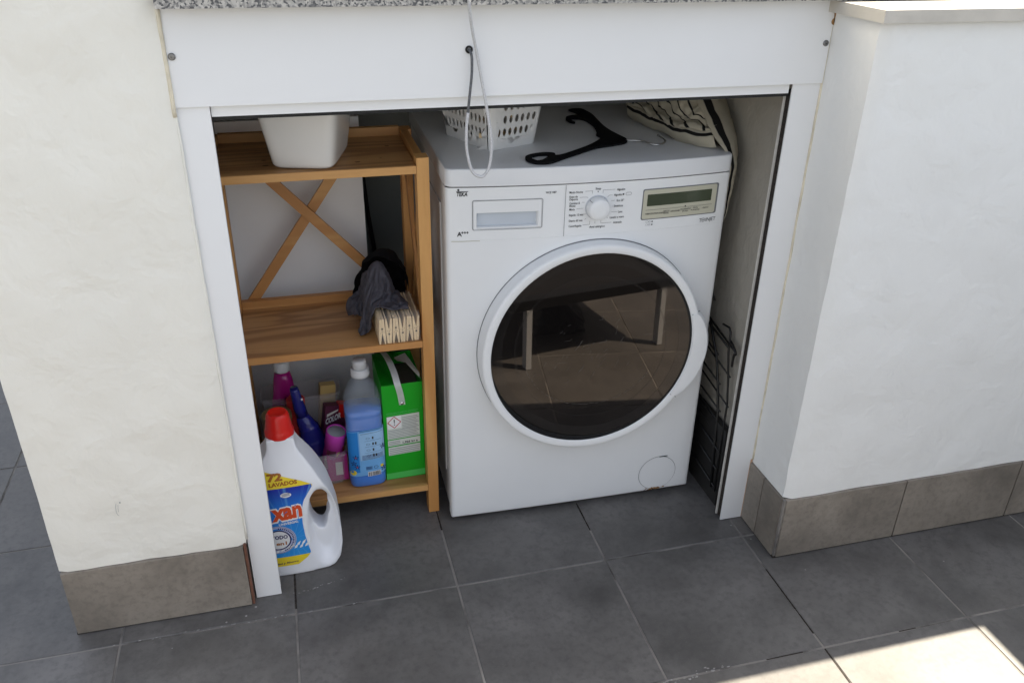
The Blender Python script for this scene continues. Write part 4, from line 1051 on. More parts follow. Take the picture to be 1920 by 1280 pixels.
o = bspline_surface('bag_hem', 'stripe', hem, 24, 60, sg, wrinkle=0.0045, wscale=24, thick=0.0015, uvk=(1.0, 0.0), uvw=0.16); o.location = -sg.location
rows[0] = [(x - 0.006, y + 0.016, z + 0.028) for x, y, z in bnd]; rows[1] = [(x - 0.012, y + 0.012, z + 0.040) for x, y, z in bnd]
o = bspline_surface('bag_front', 'stripe', rows, 60, 60, sg, wrinkle=0.0105, wscale=28, thick=0.0015, uvk=(2.6, 5.2), uvw=0.1); o.location = -sg.location
rows = [[(0.752, 0.230, 0.985), (0.757, 0.150, 0.950), (0.760, 0.092, 0.908), (0.768, 0.052, 0.872), (0.786, 0.034, 0.8545), (0.8055, 0.040, 0.820), (0.8060, 0.040, 0.770), (0.8052, 0.042, 0.715)],
        [(0.784, 0.225, 0.990), (0.787, 0.150, 0.957), (0.790, 0.092, 0.920), (0.796, 0.050, 0.882), (0.808, 0.030, 0.850), (0.815, 0.030, 0.810), (0.813, 0.032, 0.760), (0.809, 0.038, 0.705)],
        [(0.825, 0.245, 0.985), (0.828, 0.180, 0.955), (0.828, 0.120, 0.920), (0.829, 0.072, 0.880), (0.829, 0.045, 0.842), (0.826, 0.038, 0.800), (0.819, 0.036, 0.752), (0.811, 0.040, 0.700)],
        [(0.848, 0.250, 0.975), (0.849, 0.200, 0.945), (0.849, 0.150, 0.905), (0.847, 0.105, 0.865), (0.842, 0.080, 0.830), (0.835, 0.068, 0.785), (0.824, 0.056, 0.740), (0.812, 0.050, 0.690)]]
rows = list(map(list, zip(*rows)))
rows = list(map(list, zip(*rows)))
o = bspline_surface('bag_side', 'stripe', rows, 40, 60, sg, wrinkle=0.0022, wscale=34, thick=0.0012, uvk=(1.0, 0.0), uvw=0.66); o.location = -sg.location
# second stripe fold near the front
# ------------------------------------------------------------------ wire rack leaning at the right
wr = thing('wire_rack', 'black wire rack leaning between washing machine and niche wall', 'rack', (0.84, 0.05, 0))
def wire(name, pts, r=0.0026, per=0):
    bm = bmesh.new(); tube_mesh(bm, smooth_path(pts, per) if per else pts, r, 8); o = bm_obj(name, bm, 'wire', wr, smooth=True); o.location = -wr.location; return o
wire('upright', [(0.838, 0.030, 0.452), (0.840, 0.004, 0.455), (0.8405, -0.003, 0.447), (0.8405, -0.006, 0.400), (0.8405, -0.022, 0.340), (0.8405, -0.036, 0.272), (0.8330, -0.046, 0.180), (0.8330, -0.052, 0.040)])
wire('upright', [(0.836, 0.085, 0.436), (0.837, 0.062, 0.400), (0.838, 0.036, 0.360), (0.838, 0.014, 0.305), (0.838, -0.004, 0.240), (0.8325, -0.020, 0.170), (0.8320, -0.034, 0.040)], 0.0034)
wire('top_rail', [(0.832, 0.33, 0.500), (0.836, 0.100, 0.442), (0.8395, -0.010, 0.418), (0.840, -0.038, 0.414)], 0.0026)
wire('top_rail', [(0.834, 0.33, 0.470), (0.838, 0.090, 0.425), (0.8405, -0.006, 0.408)], 0.0026)
wire('clip', [(0.840, -0.010, 0.428), (0.8375, -0.030, 0.424), (0.838, -0.042, 0.412), (0.841, -0.030, 0.402), (0.8415, -0.028, 0.372)], 0.0028, 4)
wire('clip', [(0.838, 0.150, 0.520), (0.8395, 0.100, 0.497), (0.840, 0.086, 0.486)], 0.0028)
for k, (ze, ye) in enumerate(((0.345, -0.024), (0.272, -0.036), (0.205, -0.046))):
    wire('cross_wire', [(0.832, 0.33, ze + 0.075), (0.838, 0.10, ze + 0.024), (0.8405, ye - 0.006, ze)], 0.0021)
for k, (ze, ye) in enumerate(((0.370, 0.040), (0.307, 0.012), (0.243, -0.006), (0.180, -0.020))):
    wire('cross_wire', [(0.830, 0.33, ze + 0.070), (0.836, 0.12, ze + 0.018), (0.8385, ye - 0.008, ze)], 0.0021)

for ze in (0.150, 0.100, 0.050):
    wire('cross_wire', [(0.8310, 0.33, ze + 0.070), (0.8325, 0.12, ze + 0.018), (0.8325, -0.050, ze)], 0.0021)
# ------------------------------------------------------------------ detergent jug on the floor
ol = [(-0.120, 0.000), (-0.090, 0.0005), (-0.073, 0.006), (-0.060, 0.025), (-0.0535, 0.060), (-0.0535, 0.095), (-0.0570, 0.140), (-0.0640, 0.175), (-0.0725, 0.205), (-0.0840, 0.232), (-0.098, 0.262), (-0.113, 0.289), (-0.122, 0.304), (-0.1285, 0.318), (-0.1290, 0.336),
      (-0.1850, 0.336), (-0.1855, 0.318), (-0.190, 0.305), (-0.205, 0.285), (-0.221, 0.250), (-0.231, 0.205), (-0.2335, 0.140), (-0.2330, 0.060), (-0.229, 0.015), (-0.215, 0.000), (-0.17, 0.0)]
ho = [(-0.1095, 0.163), (-0.1065, 0.186), (-0.0985, 0.199), (-0.0895, 0.196), (-0.0825, 0.181), (-0.0805, 0.172), (-0.0825, 0.166), (-0.0795, 0.152), (-0.0800, 0.140), (-0.0835, 0.132), (-0.0855, 0.116), (-0.0905, 0.105), (-0.0985, 0.108), (-0.1055, 0.122), (-0.1090, 0.142)]
ho = [(-0.0945 + (a + 0.0945) * 1.42, 0.150 + (b - 0.150) * 1.26) for a, b in ho]
jg = thing('detergent_jug', 'big white laundry detergent jug with red cap on the floor', 'detergent', (-0.145, -0.01, 0))
tmp = extrude_poly('jug_source', 'jug', ol, -0.060, 0.040, None, 'XZ', holes=[ho])
rm = tmp.modifiers.new('r', 'REMESH'); rm.mode = 'VOXEL'; rm.voxel_size = 0.0028
sm_ = tmp.modifiers.new('s', 'SMOOTH'); sm_.iterations = 14; sm_.factor = 0.6
bpy.context.view_layer.update()
jme = bpy.data.meshes.new_from_object(tmp.evaluated_get(bpy.context.evaluated_depsgraph_get())); bpy.data.objects.remove(tmp)
def sstep(t): t = min(max(t, 0), 1); return t * t * (3 - 2 * t)
def jwarp(x, y, z):
    q = (x + 0.165) / 0.11; s = (y + 0.01) / 0.05
    y2 = y - s * 0.009 * q * q
    up_ = sstep((z - 0.23) / 0.11); y2 = -0.01 + (y2 + 0.01) * (1 - 0.45 * up_)
    dx, dz = (x + 0.088) / 0.030, (z - 0.115) / 0.088
    d = math.sqrt(dx * dx + dz * dz)
    y2 = -0.01 + (y2 + 0.01) * (1 - 0.48 * (1 - sstep((d - 0.75) / 0.50)))
    return y2
for v in jme.vertices: v.co.y = jwarp(*v.co)
zmin = min(v.co.z for v in jme.vertices)
for v in jme.vertices: v.co.z -= zmin * (1 - min(v.co.z / 0.05, 1)) if v.co.z < 0.05 else 0
o = link('jug_body', jme, 'jug', jg, smooth=True); o.location = -jg.location
capz = 0.334; M = Matrix.Translation((-0.157, -0.010, 0))
cp = bmesh.new(); n = 48; loops = []
for z, r, rib in ((capz, 0.0290, 0), (capz + 0.010, 0.0292, 0), (capz + 0.013, 0.0275, 0), (capz + 0.018, 0.0262, 0.0006), (capz + 0.046, 0.0218, 0.0006), (capz + 0.0500, 0.0202, 0.0), (capz + 0.0515, 0.0180, 0.0), (capz + 0.0505, 0.0160, 0)):
    loops.append([cp.verts.new((-0.157 + (r + (rib if k % 2 else 0)) * math.cos(2 * math.pi * k / n), -0.01 + (r + (rib if k % 2 else 0)) * math.sin(2 * math.pi * k / n), z)) for k in range(n)])
for a, b in zip(loops, loops[1:]):
    for k in range(n): cp.faces.new((a[k], a[(k + 1) % n], b[(k + 1) % n], b[k]))
cp.faces.new(loops[-1])
o = autosmooth(bm_obj('cap', cp, 'red', jg), 0.7); o.location = -jg.location
def jm(off): return lambda u, v: (u, jwarp(u, -0.0600 , v) - off, v)
def grid_fill(top, bot, right, left, nu=14, nv=24):
    """print region between left and right boundary functions of v"""
    p = Print()
    for j in range(nv):
        v0, v1 = bot + (top - bot) * j / nv, bot + (top - bot) * (j + 1) / nv
        for i in range(nu):
            f = lambda v, t: left(v) + (right(v) - left(v)) * t
            p.poly([(f(v0, i / nu), v0), (f(v0, (i + 1) / nu), v0), (f(v1, (i + 1) / nu), v1), (f(v1, i / nu), v1)])
    return p
zs_ = [0.030, 0.045, 0.056, 0.080, 0.104, 0.135, 0.161, 0.180, 0.195, 0.215, 0.226, 0.2325, 0.245, 0.262, 0.272, 0.280]
rs_ = [-0.150, -0.130, -0.122, -0.1265, -0.1300, -0.1320, -0.1315, -0.1290, -0.1250, -0.1130, -0.1060, -0.1040, -0.125, -0.165, -0.190, -0.215]
rb = lambda v: float(np.interp(v, zs_, rs_))
lb = lambda v: -0.2285 if v < 0.2 else -0.2285 + (v - 0.2) * 0.16
def jprint(p, mat, off, name='lettering'):
    o = p.build(jm(off), mat, jg, name); o.location = -jg.location; return o
jprint(grid_fill(0.278, 0.228, rb, lb, nv=12), 'yellow', 0.0006, 'label_band')
jprint(grid_fill(0.234, 0.052, rb, lb, nv=30), 'jugblue', 0.0009, 'label')
jprint(grid_fill(0.054, 0.0295, rb, lb, nv=8), 'yellow', 0.0010, 'label_band')
p = Print(); p.text('72', -0.1910, 0.2530, 0.0150, 0.0300, bold=0.05); p.text('LAVADOS', -0.1890, 0.2400, 0.0085, 0.0560, bold=0.04, sk=0.02); jprint(p, 'brown_p', 0.0014)
p = Print(); p.text('xan', -0.1945, 0.1515, 0.0430, 0.0660, bold=0.085, sk=0.09); p.text('Di', -0.1965, 0.1515, 0.0400, 0.0300, bold=0.085, align='r'); jprint(p, 'white_p', 0.0013)
p = Print(); p.text('xan', -0.1922, 0.1532, 0.0398, 0.0618, bold=0.045, sk=0.09); p.text('Di', -0.1975, 0.1532, 0.0370, 0.0280, bold=0.045, align='r'); jprint(p, 'redor', 0.0017)
p = Print(); p.text('UNIVERSAL', -0.1800, 0.1390, 0.0058, 0.0400, bold=0.03, sk=0.09); jprint(p, 'white_p', 0.0014)
p = Print(); p.disc(-0.1850, 0.1020, 0.0365, 40); jprint(p, 'lilac_p', 0.0012, 'label_disc')
p = Print(); p.disc(-0.1850, 0.1020, 0.0265, 36); jprint(p, 'white_p', 0.0015, 'label_disc')
p = Print(); p.ring(-0.1850, 0.1020, 0.0235, 0.0265, 36); p.text('TODO', -0.1985, 0.1050, 0.0090, 0.0330, bold=0.04); p.ring(-0.1850, 0.1020, 0.0345, 0.0352, 36); jprint(p, 'navy', 0.0018)
p = Print(); p.text('en1', -0.1905, 0.0885, 0.0085, 0.0215, bold=0.03); jprint(p, 'brown_p', 0.0018)
p = Print()
for k in range(20):
    a = math.radians(-70 + k * 8); p.poly([(-0.185 + 0.0290 * math.cos(a), 0.102 + 0.0290 * math.sin(a)), (-0.185 + 0.0325 * math.cos(a), 0.102 + 0.0325 * math.sin(a)), (-0.185 + 0.0325 * math.cos(a + 0.08), 0.102 + 0.0325 * math.sin(a + 0.08)), (-0.185 + 0.0290 * math.cos(a + 0.08), 0.102 + 0.0290 * math.sin(a + 0.08))])
p.text('Calidad y Ahorro', -0.2080, 0.0345, 0.0045, 0.0580, bold=0.02, sk=0.05); jprint(p, 'navy', 0.0019)
p = Print(); p.disc(-0.1585, 0.2160, 0.0110, 20, 0.0062); jprint(p, 'white_p', 0.0014, 'label_disc')
p = Print()
for k in range(3): p.rect(-0.1665, 0.2130 + 0.0026 * k, -0.1505, 0.2140 + 0.0026 * k, 2, 0.12)
jprint(p, 'navy', 0.0018, 'small_print')
p = Print()
for k in range(16):   # white splash low on the label
    u, v = -0.205 + 0.0055 * k, 0.062 + 0.010 * abs(math.sin(k * 1.7)) + 0.0009 * k
    p.poly([(u, v), (u + 0.006, v + 0.002), (u + 0.010, v + 0.012), (u + 0.003, v + 0.007)])
jprint(p, 'white_p', 0.00135, 'splash')

# ------------------------------------------------------------------ softener bottle
bb = thing('softener_bottle', 'clear bottle of blue fabric softener with milky cap', 'softener', (0.0215, 0.134, 0.0825))
B0 = [(0.000, 0.036, 0.027), (0.003, 0.0405, 0.031), (0.010, 0.0418, 0.0335), (0.030, 0.0420, 0.0340), (0.033, 0.0408, 0.0328), (0.036, 0.0420, 0.0340), (0.160, 0.0425, 0.0345), (0.164, 0.0415, 0.0335), (0.185, 0.0425, 0.0345), (0.188, 0.0415, 0.0336), (0.191, 0.0425, 0.0345), (0.222, 0.0420, 0.0340), (0.245, 0.0375, 0.0305), (0.262, 0.0290, 0.0250), (0.274, 0.0205, 0.0195), (0.280, 0.0165, 0.0165), (0.296, 0.0165, 0.0165)]
loft('liquid', 'liquid', [(z + 0.001, rx - 0.0016, ry - 0.0016, 0, 0, 4) for z, rx, ry in B0 if z < 0.20] + [(0.205, 0.0405, 0.033, 0, 0, 4)], bb, 40)
loft('bottle_wall', 'clear', [(z, rx, ry, 0, 0, 4 if z < 0.24 else 2.6) for z, rx, ry in B0 if z > 0.158], bb, 40, top=False, bottom=False)
loft('bottle_base', 'liquid', [(z, rx, ry, 0, 0, 4) for z, rx, ry in B0 if z <= 0.037], bb, 40)
loft('cap_ring', 'capgrey', [(0.284, 0.0200, 0.0200, 0, 0, 2), (0.286, 0.0208, 0.0208, 0, 0, 2), (0.294, 0.0210, 0.0210, 0, 0, 2), (0.296, 0.0198, 0.0198, 0, 0, 2), (0.300, 0.0206, 0.0206, 0, 0, 2), (0.303, 0.0200, 0.0200, 0, 0, 2)], bb, 32)
loft('cap', 'capgrey', [(0.302, 0.0160, 0.0160, 0, 0, 2), (0.318, 0.0155, 0.0155, 0, 0, 2), (0.3225, 0.0145, 0.0145, 0, 0, 2), (0.324, 0.0120, 0.0120, 0, 0, 2)], bb, 32)
def bmap(off):
    def f(u, v):
        rx, ry = 0.0428 + off, 0.0348 + off
        u = max(-0.0415, min(0.0415, u)); y = -ry * (1 - min(1, abs(u) / rx) ** 4) ** 0.25
        return (u, y, v)
    return f
def bp(p, mat, off, name='label'): return p.build(bmap(off), mat, bb, name)
bp(Print().rect(-0.0412, 0.034, 0.0412, 0.157, 24, 0.06), 'sky_p', 0.0004)
bp(Print().rect(-0.0412, 0.045, -0.018, 0.1555, 10, 0.06), 'blue_p', 0.0008, 'label_band')
bp(Print().rect(-0.0155, 0.078, 0.0405, 0.1530, 12, 0.06), 'pale_p', 0.0008, 'label_panel')
p = Print()
for k, z in enumerate((0.1375, 0.1215, 0.1055, 0.0905)):
    p.ring(0.004, z, 0.0035, 0.0043, 14, 0.6); p.rect(-0.004, z - 0.0075, 0.034, z - 0.0070, 6, 0.06)
p.rect(-0.012, 0.1495, 0.037, 0.1502, 6, 0.06); p.rect(-0.014, 0.1560, 0.040, 0.1572, 6, 0.06)
for k in range(5): p.rect(-0.0115, 0.0795 + k * 0.0028, 0.036, 0.0805 + k * 0.0028, 6, 0.06)
p.ring(0.0185, 0.0570, 0.0042, 0.0052, 18, 0.75)
for k in range(3): p.rect(-0.0045, 0.0520 + k * 0.0030, 0.0100, 0.0534 + k * 0.0030, 2, 0.06)
for u, z in ((-0.026, 0.088), (-0.024, 0.062), (-0.031, 0.072), (0.036, 0.050), (0.037, 0.110)):
    for q in range(5):
        a = q * 1.2566 + 0.3; p.poly([(u, z), (u + 0.005 * math.cos(a - 0.3), z + 0.005 * math.sin(a - 0.3)), (u + 0.0075 * math.cos(a), z + 0.0075 * math.sin(a)), (u + 0.005 * math.cos(a + 0.3), z + 0.005 * math.sin(a + 0.3))])
bp(p, 'navy', 0.0012, 'label_print')
p = Print()
for z, n in ((0.1385, 1), (0.1225, 2), (0.1065, 1), (0.0915, 2)):
    for q in range(n): p.rect(0.0135 + q * 0.006, z - 0.0035, 0.0170 + q * 0.006, z + 0.0030)
u = 0.0005
while u < 0.0275:
    w2 = random.choice((0.0007, 0.0012, 0.0018)); p.rect(u, 0.0335 + 0.06 * u, u + w2, 0.0445 + 0.06 * u); u += w2 + random.choice((0.0008, 0.0012))
bp(p, 'ink', 0.0013, 'barcode')
p = Print(); p.rect(-0.001, 0.0325, 0.0290, 0.0455, 4, 0.06); bp(p, 'white_p', 0.0010, 'label_panel')
p = Print(); p.rect(0.0290, 0.0545, 0.0355, 0.0615, 2); p.disc(-0.033, 0.046, 0.007, 14); bp(p, 'yellow', 0.0011, 'label_mark')
p = Print()
for u, z in ((-0.026, 0.088), (-0.024, 0.062)): p.disc(u, z, 0.0016, 8)
bp(p, 'redor', 0.0016, 'label_mark')

# ------------------------------------------------------------------ green carton
gc = thing('green_carton', 'bright green detergent carton with white carrying strap', 'carton', (0.1105, 0.1185, 0.0826), math.radians(1.5))
CW, CH, CD = 0.0462, 0.2575, 0.150
bm = bmesh.new(); vs = add_box(bm, -CW, CW, 0, CD, 0, CH)
top = [f for f in bm.faces if all(v.co.z > CH - 0.001 for v in f.verts)]; bmesh.ops.delete(bm, geom=top, context='FACES')
bmesh.ops.solidify(bm, geom=bm.faces[:], thickness=0.0012)
bm_obj('carton_walls', bm, 'green', gc, bevel=0.0008)
bm = bmesh.new(); add_box(bm, -CW + 0.003, CW - 0.003, 0.003, CD - 0.003, 0.002, CH - 0.030); bm_obj('carton_inside', bm, 'card_in', gc)
lidp = bmesh.new(); q = [lidp.verts.new(p_) for p_ in ((-CW, -0.001, CH + 0.001), (-0.010, -0.001, CH - 0.002), (-0.006, 0.075, CH + 0.004), (0.010, CD, CH + 0.003), (-CW, CD, CH + 0.002))]
lidp.faces.new(q); bmesh.ops.solidify(lidp, geom=lidp.faces[:], thickness=0.0012); bm_obj('lid_flap', lidp, 'green', gc)
fl = bmesh.new(); q = [fl.verts.new(p_) for p_ in ((0.000, 0.120, CH + 0.002), (0.004, 0.085, CH + 0.012), (0.022, 0.072, CH + 0.012), (0.0455, 0.020, CH - 0.004), (0.0462, 0.034, CH + 0.004), (0.026, 0.105, CH + 0.020))]
fl.faces.new(q[:3] + [q[5]]); fl.faces.new((q[2], q[3], q[4], q[5])); bmesh.ops.solidify(fl, geom=fl.faces[:], thickness=0.001); bm_obj('torn_flap', fl, 'card_w', gc)
gm = lambda off: (lambda u, v: (u, -off, v))
def gp_(p, mat, off, name='label_panel'): return p.build(gm(off), mat, gc, name)
SKW = 0.035
gp_(Print().rect(-0.0385, 0.113, 0.0365, 0.175, 1, SKW).rect(-0.0385, 0.0945, 0.0365, 0.1105, 1, SKW).rect(-0.0380, 0.0690, 0.0360, 0.0915, 1, SKW), 'label_g', 0.0006)
gp_(Print().rect(-0.0462, 0.0015, 0.0455, 0.0185, 1, SKW * 0.4), 'green_l', 0.0005, 'label_band')
gp_(Print().rect(-0.0375, 0.1420, -0.0055, 0.1745, 1, SKW), 'white_p', 0.0008)
p = Print(); c_ = (-0.0215, 0.1590); d_ = 0.0150; p.line([(c_[0], c_[1] + d_), (c_[0] + d_, c_[1]), (c_[0], c_[1] - d_), (c_[0] - d_, c_[1]), (c_[0], c_[1] + d_)], 0.0018); gp_(p, 'red_p', 0.0011, 'hazard_mark')
p = Print(); p.poly([(-0.0228, 0.1665), (-0.0200, 0.1665), (-0.0208, 0.1560), (-0.0220, 0.1560)]); p.disc(-0.0214, 0.1525, 0.0015, 10); p.text('1,925 kg e', -0.0045, 0.0985, 0.0055, 0.0350, bold=0.03, sk=SKW); gp_(p, 'ink', 0.0012, 'lettering')
p = Print()
for k in range(14):
    z = 0.1155 + k * 0.0041; u0 = -0.0365 if z < 0.139 else -0.0035
    p.rect(u0, z, 0.0350 - 0.003 * (k % 3), z + 0.0016, 1, SKW)
for k in range(3): p.rect(-0.0365, 0.0975 + k * 0.0038, -0.0100, 0.0990 + k * 0.0038, 1, SKW)
for k in range(4): p.rect(-0.0360, 0.0712 + k * 0.0048, 0.0345, 0.0730 + k * 0.0048, 1, SKW)
gp_(p, 'text_g', 0.0009, 'small_print')
p = Print(); p.text('DETERGENTE JAB\u00d3N UNIVERSAL', -0.0385, 0.1815, 0.0040, 0.0740, bold=0.02, sk=SKW); p.rect(-0.037, 0.1785, 0.033, 0.1798, 1, SKW); gp_(p, 'green_l', 0.0007, 'lettering')
# strap
sp_ = smooth_path([(-0.001, -0.0022, 0.204), (-0.005, -0.0045, 0.235), (-0.0105, -0.004, 0.262), (-0.0135, 0.020, 0.279), (-0.018, 0.060, 0.287), (-0.020, 0.110, 0.276), (-0.020, 0.146, 0.262)], 6)
bm = bmesh.new(); A = []; B = []
for p_ in sp_: A.append(bm.verts.new(p_ + Vector((-0.0072, 0, 0)))); B.append(bm.verts.new(p_ + Vector((0.0072, 0, 0))))
for k in range(len(A) - 1): bm.faces.new((A[k], B[k], B[k + 1], A[k + 1]))
bmesh.ops.solidify(bm, geom=bm.faces[:], thickness=0.0012); bm_obj('strap', bm, 'strap', gc)
lathe_y('rivet', 'steel', [(0.0042, -0.0035), (0.0040, -0.0050), (0.0025, -0.0060), (0.0003, -0.0062)], -0.0018, 0.2095, gc, 16, close=True)

# ------------------------------------------------------------------ boxes of cleaning things on the bottom board
ZB = 0.0822
def open_tub(name, cx, cy, rx, ry, h, label):
    secs = [(0.0, rx - 0.008, ry - 0.008, 0, 0, 6), (0.003, rx - 0.004, ry - 0.004, 0, 0, 6), (h - 0.008, rx - 0.001, ry - 0.001, 0, 0, 6), (h - 0.008, rx + 0.003, ry + 0.003, 0, 0, 6), (h, rx + 0.003, ry + 0.003, 0, 0, 6), (h, rx - 0.0015, ry - 0.0015, 0, 0, 6), (0.004, rx - 0.006, ry - 0.006, 0, 0, 6)]
    o = loft(name, 'tubclear', secs, None, 48, smooth=False); autosmooth(o, 0.7); o.location = (cx, cy, ZB)
    return tag(o, label, 'tub')
open_tub('storage_tub', -0.112, 0.278, 0.090, 0.036, 0.180, 'tall frosted plastic tub at the back of the bottom board')
open_tub('storage_tub', -0.108, 0.180, 0.086, 0.056, 0.088, 'shallow pinkish clear tub holding cleaning bottles behind the jug')
# magenta bottle
mb = thing('magenta_bottle', 'magenta spray bottle with white neck at the back left of bottom board', 'bottle', (-0.148, 0.268, ZB + 0.006))
loft('bottle_body', 'pink', [(0, 0.026, 0.018, 0, 0, 3), (0.003, 0.030, 0.021, 0, 0, 3), (0.10, 0.034, 0.023, 0, 0, 3), (0.150, 0.033, 0.022, 0, 0, 2.6), (0.175, 0.0265, 0.020, 0, 0, 2.4), (0.185, 0.0255, 0.020, 0, 0, 2.2), (0.215, 0.0215, 0.019, 0, 0, 2), (0.236, 0.0165, 0.0160, 0, 0, 2)], mb, 32)
loft('neck', 'plastic_w', [(0.236, 0.0172, 0.0168, 0, 0, 2), (0.240, 0.0180, 0.0176, 0, 0, 2), (0.258, 0.0175, 0.0172, 0, 0, 2), (0.262, 0.0150, 0.0150, 0, 0, 2)], mb, 28)
# blue trigger bottle
tb2 = thing('trigger_bottle', 'deep blue spray bottle with ribbed shoulder tilted in the shallow tub', 'bottle', (-0.082, 0.196, ZB + 0.006)); tb2.rotation_euler = (0.04, -0.16, 0.1)
ribs = [(0, 0.026, 0.019, 0, 0, 2.6), (0.003, 0.029, 0.021, 0, 0, 2.6), (0.085, 0.030, 0.022, 0, 0, 2.6)]
for k in range(5): ribs += [(0.090 + k * 0.009, 0.0300 - k * 0.0016, 0.022, 0, 0, 2.4), (0.0945 + k * 0.009, 0.0270 - k * 0.0016, 0.020, 0, 0, 2.4)]
loft('bottle_body', 'blue_b', ribs + [(0.140, 0.020, 0.017, -0.003, 0, 2.2), (0.165, 0.0125, 0.0125, -0.006, 0, 2)], tb2, 32)
loft('nozzle_head', 'blue_b', [(0.163, 0.0145, 0.0140, -0.006, 0, 2), (0.186, 0.0140, 0.0140, -0.006, 0, 2.2), (0.200, 0.0125, 0.0140, -0.006, 0, 3), (0.236, 0.0100, 0.0120, -0.005, 0, 3), (0.240, 0.0075, 0.010, -0.005, 0, 3)], tb2, 24)
o = lathe_y('nozzle_tip', 'white_p', [(0.0022, 0.0), (0.0020, -0.003), (0.0004, -0.0032)], 0.0035, 0.213, tb2, 12, close=True); o.location = (0.001, -0.012, 0)
# orchid can
oc = thing('orchid_can', 'open orchid pink can leaning on the front rim of the shallow tub', 'can', (-0.0660, 0.166, ZB + 0.012)); oc.rotation_euler = (0.16, 0.20, 0); oc.scale = (1.12, 1.12, 1.0)
loft('can_wall', 'pink_l', [(0, 0.0175, 0.0175, 0, 0, 2), (0.002, 0.019, 0.019, 0, 0, 2), (0.093, 0.019, 0.019, 0, 0, 2), (0.0945, 0.0205, 0.0205, 0, 0, 2), (0.130, 0.0205, 0.0205, 0, 0, 2), (0.1315, 0.0196, 0.0196, 0, 0, 2), (0.1270, 0.0182, 0.0182, 0, 0, 2)], oc, 32, top=False)
loft('can_top', 'text_g', [(0.1280, 0.0182, 0.0182, 0, 0, 2), (0.1284, 0.0178, 0.0178, 0, 0, 2)], oc, 28)
def canmap(u, v): a = u / 0.0192; return (0.0194 * math.sin(a), -0.0194 * math.cos(a), v)
p = Print(); p.rect(-0.016, 0.070, 0.004, 0.086, 6); p.build(canmap, 'purple_p', oc, 'label')
p = Print(); p.rect(0.006, 0.066, 0.013, 0.082, 4); p.build(canmap, 'gold', oc, 'label')
p = Print()
for k in range(7): p.rect(-0.018, 0.030 + 0.0052 * k, -0.004 - 0.001 * (k % 2), 0.0322 + 0.0052 * k, 4)
p.build(canmap, 'white_p', oc, 'small_print')
# red box with white letters
rbx = thing('red_carton', 'dark red stain remover carton with white lettering behind the orchid can', 'carton', (-0.062, 0.202, ZB + 0.006), 0.25); rbx.rotation_euler = (-0.12, 0.20, 0.2)
bm = bmesh.new(); add_box(bm, -0.026, 0.026, -0.012, 0.012, 0, 0.158); bm_obj('carton_body', bm, 'purple_p', rbx, bevel=0.001)
box('carton_end', 'red', 0.006, 0.0262, -0.0126, 0.0126, 0.128, 0.1612, rbx, bevel=0.001)
p = Print(); p.text('COLOR', -0.024, 0.112, 0.0140, 0.0360, bold=0.04, sk=0.45); p.build(lambda u, v: (u, -0.0132, v), 'white_p', rbx)
p = Print(); p.poly([(-0.022, 0.130), (0.004, 0.146), (0.004, 0.1500), (-0.022, 0.138)]); p.build(lambda u, v: (u, -0.0130, v), 'card_w', rbx, 'label_band')
gb = box('kraft_carton', 'gold', -0.018, 0.018, -0.010, 0.010, 0, 0.195); gb.location = (-0.068, 0.256, ZB + 0.005); gb.rotation_euler = (0, 0.10, 0.15)
tag(gb, 'small kraft brown carton sticking up behind the red carton', 'carton')
ot = loft('olive_tin', 'olive', [(0, 0.030, 0.030, 0, 0, 2), (0.002, 0.032, 0.032, 0, 0, 2), (0.165, 0.032, 0.032, 0, 0, 2), (0.1665, 0.0335, 0.0335, 0, 0, 2), (0.178, 0.0335, 0.0335, 0, 0, 2), (0.180, 0.031, 0.031, 0, 0, 2)], None, 40); autosmooth(ot, 0.6)
ot.location = (-0.168, 0.176, ZB + 0.005); tag(ot, 'olive brown round tin directly behind the red jug cap', 'tin')
rd = loft('dark_red_jar', 'red_p', [(0, 0.020, 0.020, 0, 0, 2), (0.150, 0.021, 0.021, 0, 0, 2), (0.190, 0.021, 0.021, 0, 0, 2), (0.193, 0.018, 0.018, 0, 0, 2)], None, 28); autosmooth(rd, 0.6)
rd.location = (-0.124, 0.212, ZB + 0.005); tag(rd, 'dark red jar between the magenta and blue bottles', 'jar')
rp_ = box('pink_packet', 'pink', -0.030, 0.016, -0.006, 0.006, 0, 0.072); rp_.location = (-0.038, 0.142, ZB + 0.006); tag(rp_, 'pink packet with white tag showing through the shallow tub front', 'packet')
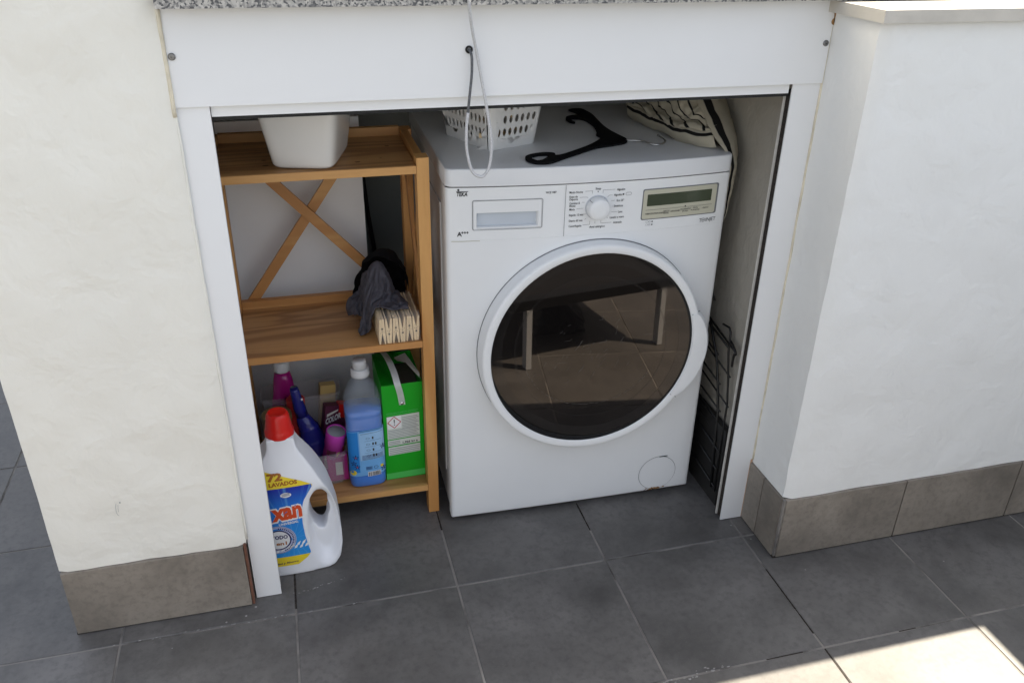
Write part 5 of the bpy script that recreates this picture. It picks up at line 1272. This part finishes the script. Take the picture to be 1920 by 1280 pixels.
p = Print(); p.rect(-0.012, 0.016, 0.004, 0.052); p.build(lambda u, v: (u, -0.0068, v), 'card_w', rp_, 'tag')
rr = loft('red_bottle', 'red', [(0, 0.014, 0.014, 0, 0, 2), (0.095, 0.014, 0.014, 0, 0, 2), (0.105, 0.010, 0.010, 0, 0, 2)], None, 24); rr.location = (-0.040, 0.170, ZB + 0.006); tag(rr, 'slim red bottle right of the orchid can in the tub', 'bottle')

# ------------------------------------------------------------------ sun lounger out on the terrace (seen mirrored in the door glass)
sl_ = thing('sun_lounger', 'low dark garden lounger with pale legs out on the sunny terrace', 'lounger', (0.697, -0.827, 0), math.radians(-17.6))
LX = 0.242
for x, y in ((-LX, 0.0), (LX, 0.0), (-LX, -1.55), (LX, -1.55)):
    box('leg', 'plastic_g', x - 0.009, x + 0.009, y - 0.030, y, 0.002, 0.205, sl_, bevel=0.002)
box('rail', 'wire', -0.30, 0.30, -0.042, -0.002, 0.2055, 0.238, sl_, bevel=0.003)
for x in (-0.285, 0.285):
    box('rail', 'wire', x - 0.014, x + 0.014, -1.75, -0.0425, 0.207, 0.236, sl_, bevel=0.003)
box('sling_seat', 'cloth_b', -0.270, 0.270, -1.12, -0.044, 0.216, 0.228, sl_, bevel=0.003)
beam('backrest', 'cloth_b', (0, -1.13, 0.225), (0, -1.62, 0.62), 0.52, 0.02, parent=sl_)

bg_ = bspline_surface('added_black_bag', 'wire', [[(0.50, -0.98, 0.004), (0.50, -1.06, 0.03), (0.52, -1.16, 0.03), (0.53, -1.24, 0.004)], [(0.54, -0.95, 0.03), (0.54, -1.04, 0.16), (0.56, -1.14, 0.15), (0.58, -1.25, 0.03)], [(0.62, -0.96, 0.03), (0.61, -1.05, 0.12), (0.64, -1.14, 0.16), (0.65, -1.24, 0.03)], [(0.69, -1.00, 0.004), (0.70, -1.07, 0.02), (0.71, -1.15, 0.02), (0.70, -1.22, 0.004)]], 30, 30, None, wrinkle=0.012, wscale=20, thick=0.003)  # added dark shape, placed to show in the door glass reflection
tag(bg_, 'shiny crumpled black bag added under the lounger to darken the door reflection', 'bag')
